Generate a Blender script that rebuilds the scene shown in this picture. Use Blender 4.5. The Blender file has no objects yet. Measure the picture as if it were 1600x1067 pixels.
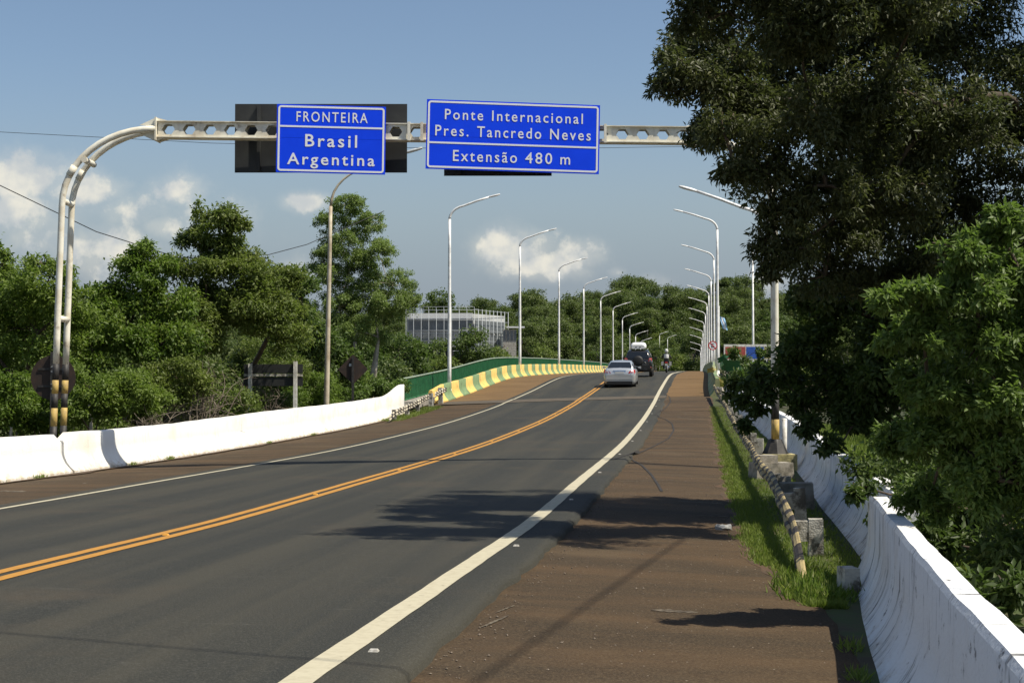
import bpy, bmesh, math, random
import numpy as np
from mathutils import Vector, Matrix, Quaternion

scene = bpy.context.scene
C = scene.collection
R = math.radians
rng = np.random.default_rng(7)
random.seed(7)

# ------------------------------------------------------------------ camera, sky, sun, exposure
FOC, CAMZ = 2400.0, 1.467            # focal length in photo pixels, eye height over the road
PITCH = math.atan((605 - 533.5) / FOC)
cam_d = bpy.data.cameras.new('camera'); cam = bpy.data.objects.new('camera', cam_d); C.objects.link(cam)
cam.location = (0, 0, CAMZ); cam.rotation_euler = (math.pi / 2 + PITCH, 0, 0)
cam_d.sensor_width = 36; cam_d.lens = FOC / 1600 * 36; cam_d.clip_start = .1; cam_d.clip_end = 6000
scene.camera = cam

SUN_AZ, SUN_EL = R(112), R(57)       # azimuth from +Y (view axis) towards +X
sd = Vector((math.sin(SUN_AZ) * math.cos(SUN_EL), math.cos(SUN_AZ) * math.cos(SUN_EL), math.sin(SUN_EL)))
sun_d = bpy.data.lights.new('sun', 'SUN'); sun = bpy.data.objects.new('sun', sun_d); C.objects.link(sun)
sun_d.energy = 4.3; sun_d.angle = R(.53); sun_d.color = (1, .93, .80)
sun.rotation_euler = sd.to_track_quat('Z', 'Y').to_euler(); sun.location = (30, -10, 60)

scene.view_settings.view_transform = 'Standard'; scene.view_settings.look = 'None'
scene.view_settings.exposure = 0.52; scene.view_settings.gamma = 1; scene.view_settings.use_curve_mapping = False
scene.cycles.max_bounces = 4; scene.cycles.diffuse_bounces = 3; scene.cycles.transmission_bounces = 2
scene.cycles.glossy_bounces = 2; scene.cycles.transparent_max_bounces = 6
scene.cycles.use_denoising = True


def node(nt, t, **kw):
    n = nt.nodes.new(t)
    for k, v in kw.items():
        if k == 'inp':
            for i, x in v.items():
                n.inputs[i].default_value = x
        else:
            setattr(n, k, v)
    return n


def vmath(nt, op, a, b=None, out=0):
    n = nt.nodes.new('ShaderNodeVectorMath'); n.operation = op
    for i, x in enumerate((a, b)):
        if x is None: continue
        if hasattr(x, 'is_output'): nt.links.new(x, n.inputs[i])
        else: n.inputs[i].default_value = x
    return n.outputs['Value'] if op in ('LENGTH', 'DOT_PRODUCT', 'DISTANCE') else n.outputs[0]


def fmath(nt, op, a, b=None, c=None, clamp=False):
    n = nt.nodes.new('ShaderNodeMath'); n.operation = op; n.use_clamp = clamp
    for i, x in enumerate((a, b, c)):
        if x is None: continue
        if hasattr(x, 'is_output'): nt.links.new(x, n.inputs[i])
        else: n.inputs[i].default_value = x
    return n.outputs[0]


def mixc(nt, fac, a, b, mode='MIX'):
    n = nt.nodes.new('ShaderNodeMix'); n.data_type = 'RGBA'; n.blend_type = mode
    for i, x in ((0, fac), (6, a), (7, b)):
        if hasattr(x, 'is_output'): nt.links.new(x, n.inputs[i])
        else: n.inputs[i].default_value = x if i == 0 else (tuple(x) + (1,))[:4]
    return n.outputs[2]


def sstep(nt, x, lo, hi):
    n = nt.nodes.new('ShaderNodeMapRange'); n.interpolation_type = 'SMOOTHSTEP'
    nt.links.new(x, n.inputs[0]); n.inputs[1].default_value = lo; n.inputs[2].default_value = hi
    return n.outputs[0]


def build_world():
    w = bpy.data.worlds.new('World'); scene.world = w; w.use_nodes = True
    nt = w.node_tree; nt.nodes.clear()
    out = node(nt, 'ShaderNodeOutputWorld'); bg = node(nt, 'ShaderNodeBackground')
    sky = node(nt, 'ShaderNodeTexSky'); sky.sky_type = 'NISHITA'; sky.sun_disc = False
    sky.sun_elevation = SUN_EL; sky.sun_rotation = SUN_AZ; sky.air_density = 1.0; sky.dust_density = .9; sky.ozone_density = 1.6
    bg.inputs[1].default_value = .076
    tc = node(nt, 'ShaderNodeTexCoord')
    d = vmath(nt, 'NORMALIZE', tc.outputs['Generated'])
    # cumulus: soft lumps low over the horizon, ragged by noise, and scattered all round by a wide noise
    nz = node(nt, 'ShaderNodeTexNoise', inp={'Scale': 48.0, 'Detail': 8.0, 'Roughness': .6}); nt.links.new(d, nz.inputs['Vector'])
    nb = node(nt, 'ShaderNodeTexNoise', inp={'Scale': 9.0, 'Detail': 3.0, 'Roughness': .5}); nt.links.new(vmath(nt, 'ADD', d, (3.1, .7, 1.9)), nb.inputs['Vector'])
    sep = node(nt, 'ShaderNodeSeparateXYZ'); nt.links.new(d, sep.inputs[0])
    blobs = None
    for (px, py, rx, ry, wgt) in CLOUDS:
        u = (px - 800) / FOC; v = (605 - py) / FOC
        dx = fmath(nt, 'SUBTRACT', fmath(nt, 'DIVIDE', sep.outputs[0], fmath(nt, 'MAXIMUM', sep.outputs[1], .05)), u)
        dz = fmath(nt, 'SUBTRACT', fmath(nt, 'DIVIDE', sep.outputs[2], fmath(nt, 'MAXIMUM', sep.outputs[1], .05)), v)
        a = fmath(nt, 'MULTIPLY', dx, FOC / rx); b = fmath(nt, 'MULTIPLY', dz, FOC / ry)
        q = fmath(nt, 'ADD', fmath(nt, 'MULTIPLY', a, a), fmath(nt, 'MULTIPLY', b, b))
        g = fmath(nt, 'MULTIPLY', fmath(nt, 'EXPONENT', fmath(nt, 'MULTIPLY', q, -1.0)), wgt)
        blobs = g if blobs is None else fmath(nt, 'MAXIMUM', blobs, g)
    # unseen clouds away from the view, their cover raised to brighten shaded faces
    away = fmath(nt, 'MULTIPLY', sstep(nt, nb.outputs[0], .44, .62), .85)
    away = fmath(nt, 'MULTIPLY', away, sstep(nt, sep.outputs[2], .70, .22))
    away = fmath(nt, 'MULTIPLY', away, sstep(nt, fmath(nt, 'SUBTRACT', 1.0, sep.outputs[1]), .07, .16))
    dens = fmath(nt, 'MAXIMUM', blobs, away)
    dens = fmath(nt, 'ADD', dens, fmath(nt, 'MULTIPLY', fmath(nt, 'SUBTRACT', nz.outputs[0], .5), 1.9))
    soft = fmath(nt, 'MULTIPLY', sstep(nt, fmath(nt, 'ADD', fmath(nt, 'MAXIMUM', blobs, away), fmath(nt, 'MULTIPLY', fmath(nt, 'SUBTRACT', nz.outputs[0], .5), .8)), .12, .75), .30)
    mask = sstep(nt, dens, .36, .95)
    mask = fmath(nt, 'MULTIPLY', mask, sstep(nt, fmath(nt, 'MAXIMUM', blobs, away), .04, .22))
    mask = fmath(nt, 'MAXIMUM', fmath(nt, 'MULTIPLY', mask, .84), soft)
    nl = node(nt, 'ShaderNodeTexNoise', inp={'Scale': 55.0, 'Detail': 5.0}); nt.links.new(vmath(nt, 'ADD', d, (.012, -.004, .02)), nl.inputs['Vector'])
    lit = sstep(nt, nl.outputs[0], .36, .66)
    ccol = mixc(nt, lit, (5.6, 5.8, 5.8), (8.3, 7.9, 6.8))
    base = sky.outputs[0]
    hz = fmath(nt, 'MULTIPLY', sstep(nt, sep.outputs[2], .21, .03), .85)      # moist air low over the horizon
    low = mixc(nt, sstep(nt, sep.outputs[2], .13, .06), (3.0, 3.42, 3.55), (2.45, 2.85, 3.45))
    base = mixc(nt, hz, base, low)
    col = mixc(nt, mask, base, ccol)
    nt.links.new(col, bg.inputs[0]); nt.links.new(bg.outputs[0], out.inputs[0])


CLOUDS = [(20, 275, 120, 42, 1.1), (120, 295, 75, 32, .95), (20, 335, 130, 46, .85), (160, 390, 90, 44, 1.0), (275, 295, 48, 28, .85), (330, 345, 90, 40, .5), (200, 330, 120, 40, .5),
          (255, 355, 42, 22, .8), (60, 370, 90, 40, .7), (478, 315, 46, 18, .9), (800, 388, 64, 36, 1.15), (850, 415, 95, 26, 1.0), (905, 400, 46, 28, .95),
          (895, 384, 16, 12, .6), (1020, 440, 34, 18, .6), (470, 425, 40, 24, .8), (1190, 440, 40, 26, .7), (960, 425, 22, 12, .5)]
build_world()

# ------------------------------------------------------------------ the road's alignment (straight in plan, humped in profile)
_k = np.array([-40., 4, 8, 12, 18, 25, 35, 50, 65, 80, 100, 450, 900])
_x = np.array([-10.9, -5.086, -4.543, -3.997, -3.21, -2.369, -1.10, .689, 2.47, 4.238, 6.78, 48.4, 102.])
_kz = np.array([-40., 4, 8, 12, 18, 25, 35, 50, 65, 80, 100, 125, 150, 180, 210, 225, 240, 270, 300, 330, 360, 400, 450, 600, 900])
_z = np.array([0, 0, 0, -.014, -.06, -.05, 0, .218, .649, 1.254, 2.2, 2.62, 2.95, 3.30, 3.62, 3.70, 3.68, 3.45, 3.0, 2.5, 1.85, 1.0, 0, -1, -1])
_kc = np.array([-40., 12, 18, 25, 35, 50, 65, 80, 100, 125, 900])
_c = np.array([0, 0, .003, .008, .019, .026, .032, .027, .015, .010, .0])


def pchip_(k, v, t):
    """shape-keeping cubic through the table"""
    t = np.asarray(t, float); h = np.diff(k); s = np.diff(v) / h
    m = np.zeros(len(k)); m[0], m[-1] = s[0], s[-1]
    for i in range(1, len(k) - 1):
        if s[i - 1] * s[i] > 0:
            w1, w2 = 2 * h[i] + h[i - 1], h[i] + 2 * h[i - 1]
            m[i] = (w1 + w2) / (w1 / s[i - 1] + w2 / s[i])
        elif abs(s[i - 1]) + abs(s[i]) < .3 and k is _k:
            m[i] = (s[i - 1] + s[i]) / 2
    i = np.clip(np.searchsorted(k, t) - 1, 0, len(k) - 2); u = (t - k[i]) / h[i]
    return ((2 * u**3 - 3 * u**2 + 1) * v[i] + (u**3 - 2 * u**2 + u) * h[i] * m[i] + (-2 * u**3 + 3 * u**2) * v[i + 1] + (u**3 - u**2) * h[i] * m[i + 1])


_T = {}
for _n, _a, _b in (('x', _k, _x), ('z', _kz, _z)):
    _T[id(_b)] = pchip_(_a, _b, np.arange(-40, 900.01, .1)).tolist()


def pchip(k, v, t):
    """the table read off at .1 m"""
    T = _T[id(v)]; u = min(max((t + 40) * 10, 0), len(T) - 1.001); i = int(u); return T[i] + (T[i + 1] - T[i]) * (u - i)


def rd(s, off, dz=0.0):
    """point at distance s along the view axis, off metres right of the yellow line, dz over the crossfall plane"""
    x = float(pchip(_k, _x, s)); m = (float(pchip(_k, _x, s + .5)) - float(pchip(_k, _x, s - .5)))
    n = math.hypot(1, m)
    return Vector((x + off / n, s - off * m / n, float(pchip(_kz, _z, s)) + max(-9, min(9, off)) * float(np.interp(s, _kc, _c)) + dz))


ROT = -math.atan(.12)                 # heading of the road


def at(px, py, d):
    """photo pixel and forward distance to a point in the place"""
    u, v = (px - 800) / FOC, (533.5 - py) / FOC
    yy = math.cos(PITCH) - v * math.sin(PITCH); zz = math.sin(PITCH) + v * math.cos(PITCH)
    t = d / yy
    return Vector((u * t, d, CAMZ + zz * t))


# ------------------------------------------------------------------ materials
M = {}


def new_mat(name):
    m = bpy.data.materials.new(name); m.use_nodes = True; nt = m.node_tree
    b = nt.nodes['Principled BSDF']; M[name] = m
    return m, nt, b


def mat(name, col, rough=.6, col2=None, scale=4.0, metal=0.0, spec=.4, bump=0.0, bscale=60.0, stretch=(1, 1, 1), lo=.4, hi=.65, dirt=None, dscale=1.2, dlo=.52, dhi=.72, rotz=0.0, coat=0.0):
    m, nt, b = new_mat(name)
    tc = node(nt, 'ShaderNodeTexCoord'); mp = node(nt, 'ShaderNodeMapping'); nt.links.new(tc.outputs['Object'], mp.inputs[0])
    mp.inputs['Scale'].default_value = stretch; mp.inputs['Rotation'].default_value = (0, 0, rotz)
    c = None
    if col2 is not None:
        n1 = node(nt, 'ShaderNodeTexNoise', inp={'Scale': scale, 'Detail': 6.0, 'Roughness': .6}); nt.links.new(mp.outputs[0], n1.inputs['Vector'])
        c = mixc(nt, sstep(nt, n1.outputs[0], lo, hi), col, col2)
    if dirt is not None:
        n2 = node(nt, 'ShaderNodeTexNoise', inp={'Scale': dscale, 'Detail': 8.0, 'Roughness': .68}); nt.links.new(mp.outputs[0], n2.inputs['Vector'])
        c = mixc(nt, sstep(nt, n2.outputs[0], dlo, dhi), c if c is not None else col, dirt)
    if c is None: b.inputs['Base Color'].default_value = tuple(col) + (1,)
    else: nt.links.new(c, b.inputs['Base Color'])
    b.inputs['Roughness'].default_value = rough; b.inputs['Metallic'].default_value = metal; b.inputs['Specular IOR Level'].default_value = spec
    if coat: b.inputs['Coat Weight'].default_value = coat
    if bump:
        n3 = node(nt, 'ShaderNodeTexNoise', inp={'Scale': bscale, 'Detail': 4.0}); nt.links.new(tc.outputs['Object'], n3.inputs['Vector'])
        bp = node(nt, 'ShaderNodeBump', inp={'Strength': bump, 'Distance': .02}); nt.links.new(n3.outputs[0], bp.inputs['Height']); nt.links.new(bp.outputs[0], b.inputs['Normal'])
    return m


def leaf_mat(name, a, bcol, c, transl=.35, rough=.5):
    """leaf green that drifts from clump to clump and leaf to leaf"""
    m, nt, b = new_mat(name)
    g = node(nt, 'ShaderNodeNewGeometry'); oi = node(nt, 'ShaderNodeObjectInfo'); tc = node(nt, 'ShaderNodeTexCoord')
    n1 = node(nt, 'ShaderNodeTexNoise', inp={'Scale': .55, 'Detail': 3.0}); nt.links.new(tc.outputs['Object'], n1.inputs['Vector'])
    at_ = node(nt, 'ShaderNodeAttribute'); at_.attribute_name = 'tint'
    c1 = mixc(nt, sstep(nt, n1.outputs[0], .35, .65), a, bcol)
    c2 = mixc(nt, sstep(nt, at_.outputs['Fac'], .55, 1.0), c1, c)
    c2 = mixc(nt, fmath(nt, 'MULTIPLY', oi.outputs['Random'], .6), c2, mixc(nt, .6, bcol, c))
    nt.links.new(c2, b.inputs['Base Color']); b.inputs['Roughness'].default_value = rough; b.inputs['Specular IOR Level'].default_value = .35
    tr = node(nt, 'ShaderNodeBsdfTranslucent'); nt.links.new(mixc(nt, .5, c2, mixc(nt, 1.0, c2, (1.0, 1.25, .45), 'MULTIPLY')), tr.inputs[0])
    mx = node(nt, 'ShaderNodeMixShader'); mx.inputs[0].default_value = transl
    nt.links.new(b.outputs[0], mx.inputs[1]); nt.links.new(tr.outputs[0], mx.inputs[2])
    nt.links.new(mx.outputs[0], nt.nodes['Material Output'].inputs['Surface'])
    return m


def asphalt_mat():
    m, nt, b = new_mat('asphalt')
    tc = node(nt, 'ShaderNodeTexCoord'); mp = node(nt, 'ShaderNodeMapping'); nt.links.new(tc.outputs['Object'], mp.inputs[0])
    mp.inputs['Rotation'].default_value = (0, 0, -ROT * 1.0)
    st = node(nt, 'ShaderNodeMapping'); nt.links.new(mp.outputs[0], st.inputs[0]); st.inputs['Scale'].default_value = (1.6, .045, 1)
    n1 = node(nt, 'ShaderNodeTexNoise', inp={'Scale': 1.0, 'Detail': 5.0, 'Roughness': .55}); nt.links.new(st.outputs[0], n1.inputs['Vector'])
    n2 = node(nt, 'ShaderNodeTexNoise', inp={'Scale': .35, 'Detail': 6.0, 'Roughness': .65}); nt.links.new(mp.outputs[0], n2.inputs['Vector'])
    gr = node(nt, 'ShaderNodeTexNoise', inp={'Scale': 70.0, 'Detail': 3.0, 'Roughness': .7}); nt.links.new(tc.outputs['Object'], gr.inputs['Vector'])
    c = mixc(nt, sstep(nt, n1.outputs[0], .38, .66), (.021, .022, .018), (.041, .038, .027))
    c = mixc(nt, sstep(nt, n2.outputs[0], .52, .76), c, (.054, .043, .028))
    c = mixc(nt, fmath(nt, 'MULTIPLY', sstep(nt, gr.outputs[0], .46, .68), .55), c, (.085, .081, .066))
    sc_ = node(nt, 'ShaderNodeMapping'); nt.links.new(mp.outputs[0], sc_.inputs[0]); sc_.inputs['Scale'].default_value = (.9, 5.0, 1); sc_.inputs['Rotation'].default_value = (0, 0, .5)
    n4 = node(nt, 'ShaderNodeTexNoise', inp={'Scale': .8, 'Detail': 7.0, 'Roughness': .75}); nt.links.new(sc_.outputs[0], n4.inputs['Vector'])
    c = mixc(nt, fmath(nt, 'MULTIPLY', sstep(nt, n4.outputs[0], .60, .74), .55), c, (.11, .105, .088))
    nt.links.new(c, b.inputs['Base Color']); b.inputs['Roughness'].default_value = .82; b.inputs['Specular IOR Level'].default_value = .3
    bp = node(nt, 'ShaderNodeBump', inp={'Strength': .5, 'Distance': .014}); nt.links.new(gr.outputs[0], bp.inputs['Height']); nt.links.new(bp.outputs[0], b.inputs['Normal'])


def shoulder_mat(name, dark, red, pale, grain=.5):
    m, nt, b = new_mat(name)
    tc = node(nt, 'ShaderNodeTexCoord'); mp = node(nt, 'ShaderNodeMapping'); nt.links.new(tc.outputs['Object'], mp.inputs[0]); mp.inputs['Rotation'].default_value = (0, 0, -ROT)
    st = node(nt, 'ShaderNodeMapping'); nt.links.new(mp.outputs[0], st.inputs[0]); st.inputs['Scale'].default_value = (.35, 1.3, 1)
    n1 = node(nt, 'ShaderNodeTexNoise', inp={'Scale': .9, 'Detail': 7.0, 'Roughness': .66}); nt.links.new(st.outputs[0], n1.inputs['Vector'])
    n2 = node(nt, 'ShaderNodeTexNoise', inp={'Scale': .45, 'Detail': 5.0, 'Roughness': .6}); nt.links.new(mp.outputs[0], n2.inputs['Vector'])
    gr = node(nt, 'ShaderNodeTexNoise', inp={'Scale': 55.0, 'Detail': 4.0, 'Roughness': .75}); nt.links.new(tc.outputs['Object'], gr.inputs['Vector'])
    vo = node(nt, 'ShaderNodeTexVoronoi', inp={'Scale': 9.0}); nt.links.new(mp.outputs[0], vo.inputs['Vector'])
    c = mixc(nt, sstep(nt, n1.outputs[0], .36, .68), dark, red)
    c = mixc(nt, fmath(nt, 'MULTIPLY', sstep(nt, n2.outputs[0], .52, .78), .7), c, pale)
    c = mixc(nt, fmath(nt, 'MULTIPLY', sstep(nt, gr.outputs[0], .42, .7), grain), c, pale)
    c = mixc(nt, fmath(nt, 'MULTIPLY', sstep(nt, gr.outputs[0], .46, .3), grain * .8), c, (.03, .024, .018))
    c = mixc(nt, fmath(nt, 'MULTIPLY', sstep(nt, vo.outputs['Distance'], .07, .035), .6), c, (.42, .37, .30))
    nt.links.new(c, b.inputs['Base Color']); b.inputs['Roughness'].default_value = .9; b.inputs['Specular IOR Level'].default_value = .2
    bp = node(nt, 'ShaderNodeBump', inp={'Strength': .5, 'Distance': .015}); nt.links.new(gr.outputs[0], bp.inputs['Height']); nt.links.new(bp.outputs[0], b.inputs['Normal'])


def wall_mat(name, base, stain, black, samt=1.0, bamt=1.0):
    """white limewash: rusty splash at the foot, black mould streaks running down from the top"""
    m, nt, b = new_mat(name)
    tc = node(nt, 'ShaderNodeTexCoord'); uv = node(nt, 'ShaderNodeAttribute'); uv.attribute_name = 'prof'   # x along, y height up the face
    st = node(nt, 'ShaderNodeMapping'); nt.links.new(uv.outputs['Vector'], st.inputs[0]); st.inputs['Scale'].default_value = (9, 1.1, 1)
    n1 = node(nt, 'ShaderNodeTexNoise', inp={'Scale': 1.0, 'Detail': 7.0, 'Roughness': .7}); nt.links.new(st.outputs[0], n1.inputs['Vector'])
    n2 = node(nt, 'ShaderNodeTexNoise', inp={'Scale': .8, 'Detail': 6.0, 'Roughness': .65}); nt.links.new(uv.outputs['Vector'], n2.inputs['Vector'])
    n3 = node(nt, 'ShaderNodeTexNoise', inp={'Scale': 40.0, 'Detail': 3.0}); nt.links.new(tc.outputs['Object'], n3.inputs['Vector'])
    n5 = node(nt, 'ShaderNodeTexNoise', inp={'Scale': 5.0, 'Detail': 8.0, 'Roughness': .75}); nt.links.new(uv.outputs['Vector'], n5.inputs['Vector'])
    sp = node(nt, 'ShaderNodeSeparateXYZ'); nt.links.new(uv.outputs['Vector'], sp.inputs[0])
    low = sstep(nt, sp.outputs[1], .42, .0)
    c = mixc(nt, fmath(nt, 'MULTIPLY', fmath(nt, 'MULTIPLY', sstep(nt, n2.outputs[0], .46, .66), .45 * samt), 1.0), base, stain)
    c = mixc(nt, fmath(nt, 'MULTIPLY', fmath(nt, 'MULTIPLY', low, sstep(nt, fmath(nt, 'ADD', n5.outputs[0], fmath(nt, 'MULTIPLY', low, .12)), .5, .72)), .85 * samt), c, (stain[0] * .7, stain[1] * .62, stain[2] * .5))
    c = mixc(nt, fmath(nt, 'MULTIPLY', sstep(nt, n1.outputs[0], .54, .70), .70 * bamt), c, black)
    c = mixc(nt, fmath(nt, 'MULTIPLY', sstep(nt, n5.outputs[0], .585, .68), .60 * bamt), c, black)
    nt.links.new(c, b.inputs['Base Color']); b.inputs['Roughness'].default_value = .8; b.inputs['Specular IOR Level'].default_value = .25
    bp = node(nt, 'ShaderNodeBump', inp={'Strength': .35, 'Distance': .02}); nt.links.new(fmath(nt, 'ADD', n3.outputs[0], fmath(nt, 'MULTIPLY', n1.outputs[0], .35)), bp.inputs['Height']); nt.links.new(bp.outputs[0], b.inputs['Normal'])


asphalt_mat()
shoulder_mat('shoulder', (.038, .027, .016), (.082, .050, .025), (.11, .080, .047), .8)
shoulder_mat('deck_shoulder', (.12, .072, .032), (.175, .105, .045), (.20, .135, .065), .4)
wall_mat('limewash', (.80, .79, .74), (.62, .50, .30), (.22, .20, .17), .75, .4)
wall_mat('limewash_mouldy', (.76, .77, .77), (.58, .50, .40), (.085, .08, .075), .8, 1.6)
mat('line_white', (.47, .43, .31), .8, (.42, .38, .27), 14, dirt=(.20, .17, .12), dscale=9, dlo=.60, dhi=.74)
mat('line_yellow', (.44, .215, .035), .75, (.38, .18, .03), 14, dirt=(.16, .10, .04), dscale=9, dlo=.60, dhi=.76)
mat('joint_concrete', (.075, .060, .042), .9, (.10, .08, .055), 3)
mat('rubber_mark', (.020, .018, .016), .8, (.035, .028, .022), 6)
mat('turf', (.050, .072, .018), .95, (.075, .060, .032), 2.2, dirt=(.035, .028, .016), dscale=1.1)
mat('red_dust', (.085, .048, .025), .95, (.060, .040, .023), 3.0, dirt=(.105, .065, .036), dscale=6)
mat('pebble', (.20, .16, .12), .9, (.10, .08, .06), 12)
mat('scrape', (.16, .135, .095), .9, (.06, .045, .03), 16, lo=.35, hi=.6)
mat('soil', (.075, .045, .028), .95, (.04, .045, .02), 1.3, dirt=(.10, .065, .04), dscale=.4)
mat('forest_floor', (.035, .045, .016), .95, (.05, .04, .022), .3, dirt=(.03, .05, .012), dscale=.06)
mat('river', (.10, .075, .045), .15, (.12, .09, .05), .05)
mat('gantry_paint', (.80, .77, .65), .55, (.66, .60, .47), 3.0, dirt=(.16, .085, .04), dscale=2.2, dlo=.56, dhi=.74)
mat('band_black', (.022, .021, .02), .6, (.05, .045, .04), 9)
mat('band_yellow', (.50, .35, .10), .65, (.36, .25, .09), 8, dirt=(.1, .07, .03), dscale=6, dlo=.6)
mat('galvanised', (.60, .61, .60), .5, (.48, .49, .48), 6)
mat('lamp_white', (.86, .86, .84), .4, (.70, .69, .66), 4)
mat('sign_blue', (.004, .062, .90), .55, (.003, .055, .84), 1.5, spec=.15)
mat('sign_white', (.80, .82, .84), .4)
mat('sign_back', (.020, .021, .021), .6, (.03, .032, .03), 2.0)
mat('rusty_back', (.032, .022, .017), .7, (.05, .03, .02), 5)
mat('post_white', (.70, .69, .64), .6, (.5, .47, .4), 8)
mat('post_brown', (.25, .16, .085), .6, (.34, .24, .13), 3, dirt=(.12, .08, .05), dscale=6)
mat('pole_cream', (.52, .46, .34), .6, (.36, .29, .2), 3)
mat('cable', (.02, .02, .02), .6)
mat('parapet_green', (.19, .285, .135), .75, (.15, .225, .105), 4, bump=.2, dirt=(.07, .09, .04), dscale=2)
mat('parapet_yellow', (.76, .52, .15), .75, (.64, .43, .12), 4, bump=.2, dirt=(.35, .25, .1), dscale=2)
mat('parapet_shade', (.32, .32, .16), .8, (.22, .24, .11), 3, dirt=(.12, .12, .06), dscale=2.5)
mat('rail_green', (.030, .17, .065), .5, (.022, .12, .045), 3)
mat('rail_cap', (.26, .32, .24), .6, (.18, .22, .17), 4)
mat('concrete', (.34, .31, .26), .9, (.22, .20, .16), 6, bump=.4, dirt=(.10, .09, .07), dscale=3)
mat('concrete_white', (.50, .48, .42), .9, (.34, .32, .27), 7, bump=.5, dirt=(.10, .09, .075), dscale=5, dlo=.46, dhi=.62)
mat('concrete_yellow', (.50, .43, .20), .9, (.34, .30, .16), 7, bump=.4, dirt=(.12, .11, .07), dscale=6, dlo=.5)
mat('rail_yellow', (.46, .36, .17), .7, (.34, .27, .13), 8, dirt=(.1, .09, .06), dscale=6)
mat('rail_black', (.035, .03, .026), .7, (.07, .06, .05), 8)
mat('rail_cream', (.55, .50, .38), .7, (.42, .37, .27), 8)
mat('bark', (.10, .075, .052), .95, (.055, .042, .03), 6, stretch=(1, 1, .2), bump=.6, bscale=20)
mat('bark_pale', (.40, .36, .29), .9, (.22, .19, .15), 5, stretch=(1, 1, .3), bump=.4, bscale=20)
mat('dry_twig', (.24, .20, .15), .95, (.15, .12, .09), 5)
leaf_mat('leaf_left', (.090, .150, .024), (.140, .210, .034), (.225, .28, .06), .48)
leaf_mat('leaf_olive', (.090, .130, .028), (.135, .180, .038), (.215, .25, .065), .48)
leaf_mat('leaf_pale', (.15, .21, .065), (.19, .26, .07), (.26, .32, .11), .48)
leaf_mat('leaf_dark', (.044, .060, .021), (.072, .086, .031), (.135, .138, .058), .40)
leaf_mat('leaf_shrub', (.056, .090, .023), (.080, .122, .030), (.135, .175, .052), .45)
leaf_mat('leaf_sapling', (.082, .135, .027), (.120, .185, .038), (.20, .27, .075), .45)
leaf_mat('leaf_bush', (.066, .108, .026), (.092, .142, .032), (.145, .19, .055), .45)
leaf_mat('leaf_far', (.066, .102, .034), (.12, .16, .046), (.18, .21, .07), .45)
leaf_mat('leaf_yellowish', (.10, .14, .03), (.14, .19, .04), (.19, .23, .06), .4)
leaf_mat('grass', (.12, .185, .026), (.16, .235, .034), (.24, .27, .07), .45)
mat('car_silver', (.56, .58, .59), .28, metal=.55, coat=.6)
mat('car_black', (.012, .012, .013), .22, coat=.8)
mat('glass_dark', (.012, .014, .016), .08, spec=.7)
mat('glass_car', (.03, .04, .045), .06, spec=.8)
mat('tail_red', (.42, .025, .02), .2, (.55, .06, .05), 20)
mat('tail_pink', (.62, .20, .18), .2)
mat('chrome', (.75, .75, .75), .15, metal=1)
mat('plate', (.55, .56, .55), .5, (.42, .43, .43), 60)
mat('tyre', (.018, .018, .018), .85)
mat('plastic_black', (.02, .02, .02), .55)
mat('box_white', (.74, .75, .73), .4)
mat('jacket', (.035, .034, .035), .8, (.05, .05, .05), 10)
mat('jeans', (.05, .055, .07), .85)
mat('skin', (.42, .25, .17), .55)
mat('helmet', (.60, .60, .58), .3)
mat('cladding', (.46, .47, .45), .6, (.38, .39, .37), .6)
mat('mullion', (.36, .39, .41), .5)
mat('pane', (.13, .145, .15), .3, (.18, .195, .20), .4, spec=.4)
mat('interior_dark', (.02, .02, .02), .9)
mat('poster_red', (.42, .09, .07), .6, (.30, .05, .05), 2)
mat('poster_blue', (.03, .10, .42), .6, (.02, .07, .30), 2)
mat('flag_blue', (.30, .52, .75), .8)
mat('flag_white', (.78, .79, .80), .8)
mat('sign_red', (.50, .03, .03), .5)
mat('litter', (.34, .34, .33), .7, (.18, .18, .17), 14)
mat('stud_white', (.50, .48, .43), .6, (.3, .28, .24), 40)
mat('stud_amber', (.62, .30, .05), .5)
mat('fruit_brown', (.22, .11, .06), .8, (.30, .16, .08), 10)
mat('leaf_big_green', (.03, .12, .05), .5, (.04, .15, .06), 5)
mat('leaf_big_yellow', (.50, .42, .13), .6, (.40, .30, .10), 6)


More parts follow.
